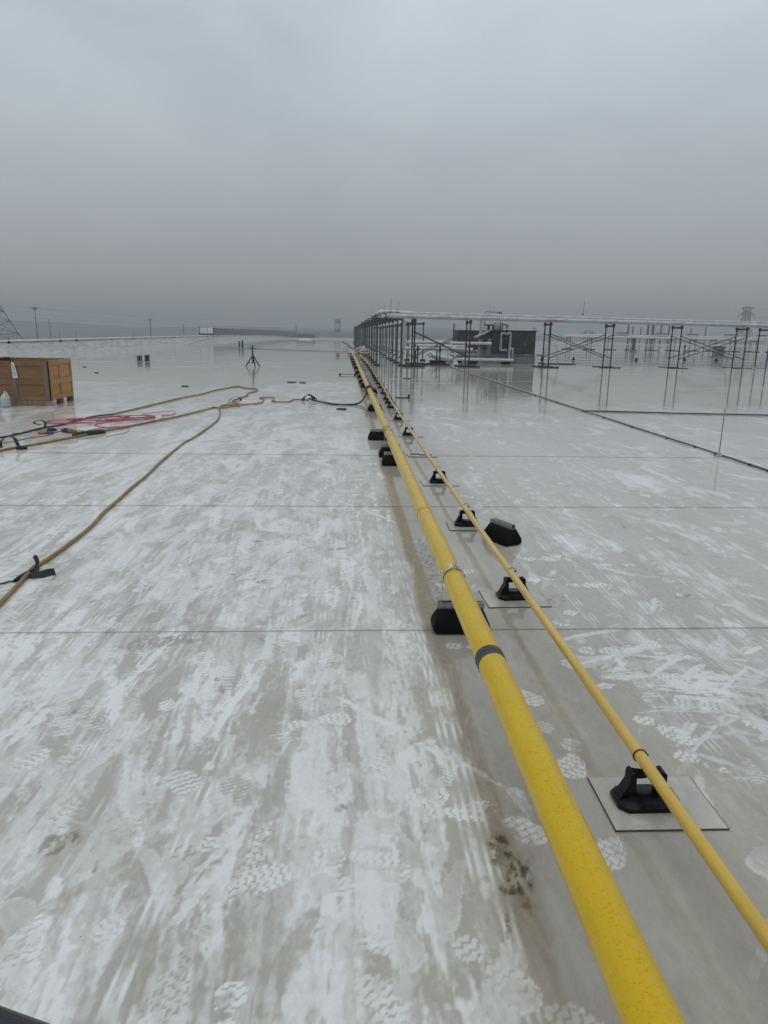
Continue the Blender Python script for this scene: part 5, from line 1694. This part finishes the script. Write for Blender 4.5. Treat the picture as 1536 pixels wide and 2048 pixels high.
def lattice_tower(loc, H, base_w, top_w, arms, lab, r_, rz=0.0, name='transmission_tower', cat='transmission tower'):
    t = thing(name, lab, cat, loc, rz)
    legs, br = MB(), MB()
    lev = [0]
    z = 0
    while z < H:
        w = base_w + (top_w - base_w) * (z / H) ** .75
        z += max(1.3, w * (.95 if base_w < 20 else .28))
        lev.append(min(z, H))

    def wat(z):
        return (base_w + (top_w - base_w) * (z / H) ** .75) / 2
    cs = ((-1, -1), (1, -1), (1, 1), (-1, 1))
    for sx, sy in cs:
        legs.tube([(sx * wat(z), sy * wat(z), z) for z in lev], r_, 4)
    for a, b in zip(lev[:-1], lev[1:]):
        if b - a < .3:
            continue
        for q in range(4):
            (x0, y0), (x1, y1) = cs[q], cs[(q + 1) % 4]
            wa, wb = wat(a), wat(b)
            br.tube([(x0 * wa, y0 * wa, a), (x1 * wb, y1 * wb, b)], r_ * .6, 3, cap=False)
            br.tube([(x1 * wa, y1 * wa, a), (x0 * wb, y0 * wb, b)], r_ * .6, 3, cap=False)
            br.tube([(x0 * wb, y0 * wb, b), (x1 * wb, y1 * wb, b)], r_ * .5, 3, cap=False)
    legs.build('tower_legs', M['lattice'], t)
    br.build('bracing', M['lattice'], t)
    for az, aw, drop in arms:
        am = MB()
        w = wat(az)
        for sx in (-1, 1):
            for sy in (-1, 1):
                am.tube([(sx * w, sy * w, az), (sx * aw, 0, az)], r_ * .7, 3)
                am.tube([(sx * w, sy * w, az + aw * .35), (sx * aw, 0, az)], r_ * .6, 3)
            if drop:
                am.tube([(sx * aw, 0, az), (sx * (aw + .3), 0, az - drop)], r_ * .8, 4)
        am.build('cross_arm', M['lattice'], t)
    return t


D = 420
lattice_tower(((1470 - 687) / 1420 * 1.02 * D, D, -9), 26.3, 7.6, 2.7, ((14.7, 4.7, 2.4), (24.6, 4.7, 2.3)), 'tall lattice transmission tower above the right end of the branch pipe', .20)
_tw = lattice_tower(((1470 - 687) / 1420 * 1.02 * D, D + .01, 17.3), 2.4, 2.2, 4.4, (), 'flared lattice crown on top of the tall transmission tower at the right', .17, name='tower_crown', cat='tower crown')
D = 640
lattice_tower(((1160 - 687) / 1420 * 1.02 * D, D, -9), 15.6, 7.5, 5.5, ((12.0, 8.0, 0), (8.5, 9.5, 0)), 'low faint lattice tower seen between the third and fourth branch frames', .26)
D = 300
lattice_tower((-142.5, D, -9), 20.2, 27.0, 8.5, (), 'lattice transmission tower cut by the left edge of the picture', .20)
D = 560
cell = lattice_tower(((676 - 687) / 1420 * D, D, -9), 20.2, 4.4, 3.6, (), 'faint tower beyond the far wall left of the receding rack', .26, name='water_tower', cat='tower')
MB().box((0, 0, 18.4), (4.6, 3.9, 2.6)).build('tank', M['screen'], cell)  # lighter grey puts the distance haze into the tank's colour
MB().prism([(-4.2, 6.5), (4.2, 6.5), (1.6, 13), (-1.6, 13)], -2, 2, lambda u, v, w: (u, w, v)).build('skirt', M['screen'], cell)  # same haze-lightened grey painted on the skirt
# overhead wires
WLAB = ('topmost overhead wire crossing the hazy sky at the left', 'second overhead wire from the top at the left', 'middle overhead wire low over the left hills', 'fourth overhead wire from the top at the left', 'lowest overhead wire over the left parapet',
        'wire running right from the top of the tall tower', 'wire running right from the upper arm of the tall tower', 'wire running left from the upper arm of the tall tower', 'wire running left from the lower arm of the tall tower',
        'lower faint wire strung behind the branch rack', 'upper faint wire strung behind the branch rack')
WR = ((-150, 300, 10.6, -40, 380, 6.3), (-150, 300, 8.2, -40, 380, 4.6), (-150, 300, 5.9, 5, 420, 3.6), (-150, 300, 3.9, 10, 420, 2.8), (-150, 300, 2.6, 10, 420, 2.2),
      (228, 420, 19, 420, 420, 19.5), (228, 420, 15, 420, 430, 14), (222, 420, 13, 120, 600, 6), (222, 420, 4.5, 120, 600, 3.0), (10, 500, 3.3, 200, 640, 3.2), (10, 500, 4.4, 200, 640, 4.2))
for k, (x0, y0, z0, x1, y1, z1) in enumerate(WR):
    p_ = []
    for i in range(17):
        s_ = i / 16
        p_.append((x0 + (x1 - x0) * s_, y0 + (y1 - y0) * s_, z0 + (z1 - z0) * s_ - 2.2 * 4 * s_ * (1 - s_) * (.25 if k > 8 else .5)))
    MB().tube(p_, .03, 4).build('power_line', M['lattice'], label=WLAB[k], cat='power line',
                                group=('power lines at the left' if k < 5 else ('power lines at the right' if k < 9 else 'power lines behind the rack')))

# ------------------------------------------------------------------ dark wet bar at the lower left corner
bar = thing('push_handle', 'dark wet rounded bar cutting into the bottom left corner', 'handle', (0, 0, 0))
_a, _b = Vector((-0.621, 0.689, 1.000)), Vector((-0.129, 0.502, 1.000))
MB().tube([_a, (_a + _b) / 2, _b], .021, 18).build('grip', M['darkbar'], bar)
for p_ in (_a, _b):
    MB().tube([(p_.x, p_.y, p_.z), (p_.x, p_.y, .004)], .019, 12).build('leg', M['darkbar'], bar)

# ------------------------------------------------------------------ the air
hz = bpy.data.materials.new('rain_haze')
hz.use_nodes = True
t = hz.node_tree
t.nodes.clear()
ho = N(t, 'ShaderNodeOutputMaterial')
pv = N(t, 'ShaderNodeVolumePrincipled')
pv.inputs['Color'].default_value = (.78, .825, .835, 1)
pv.inputs['Density'].default_value = .0013
t.links.new(pv.outputs[0], ho.inputs['Volume'])
MB().box((0, 0, 9), (5600, 5600, 38)).build('haze', hz, kind='stuff')
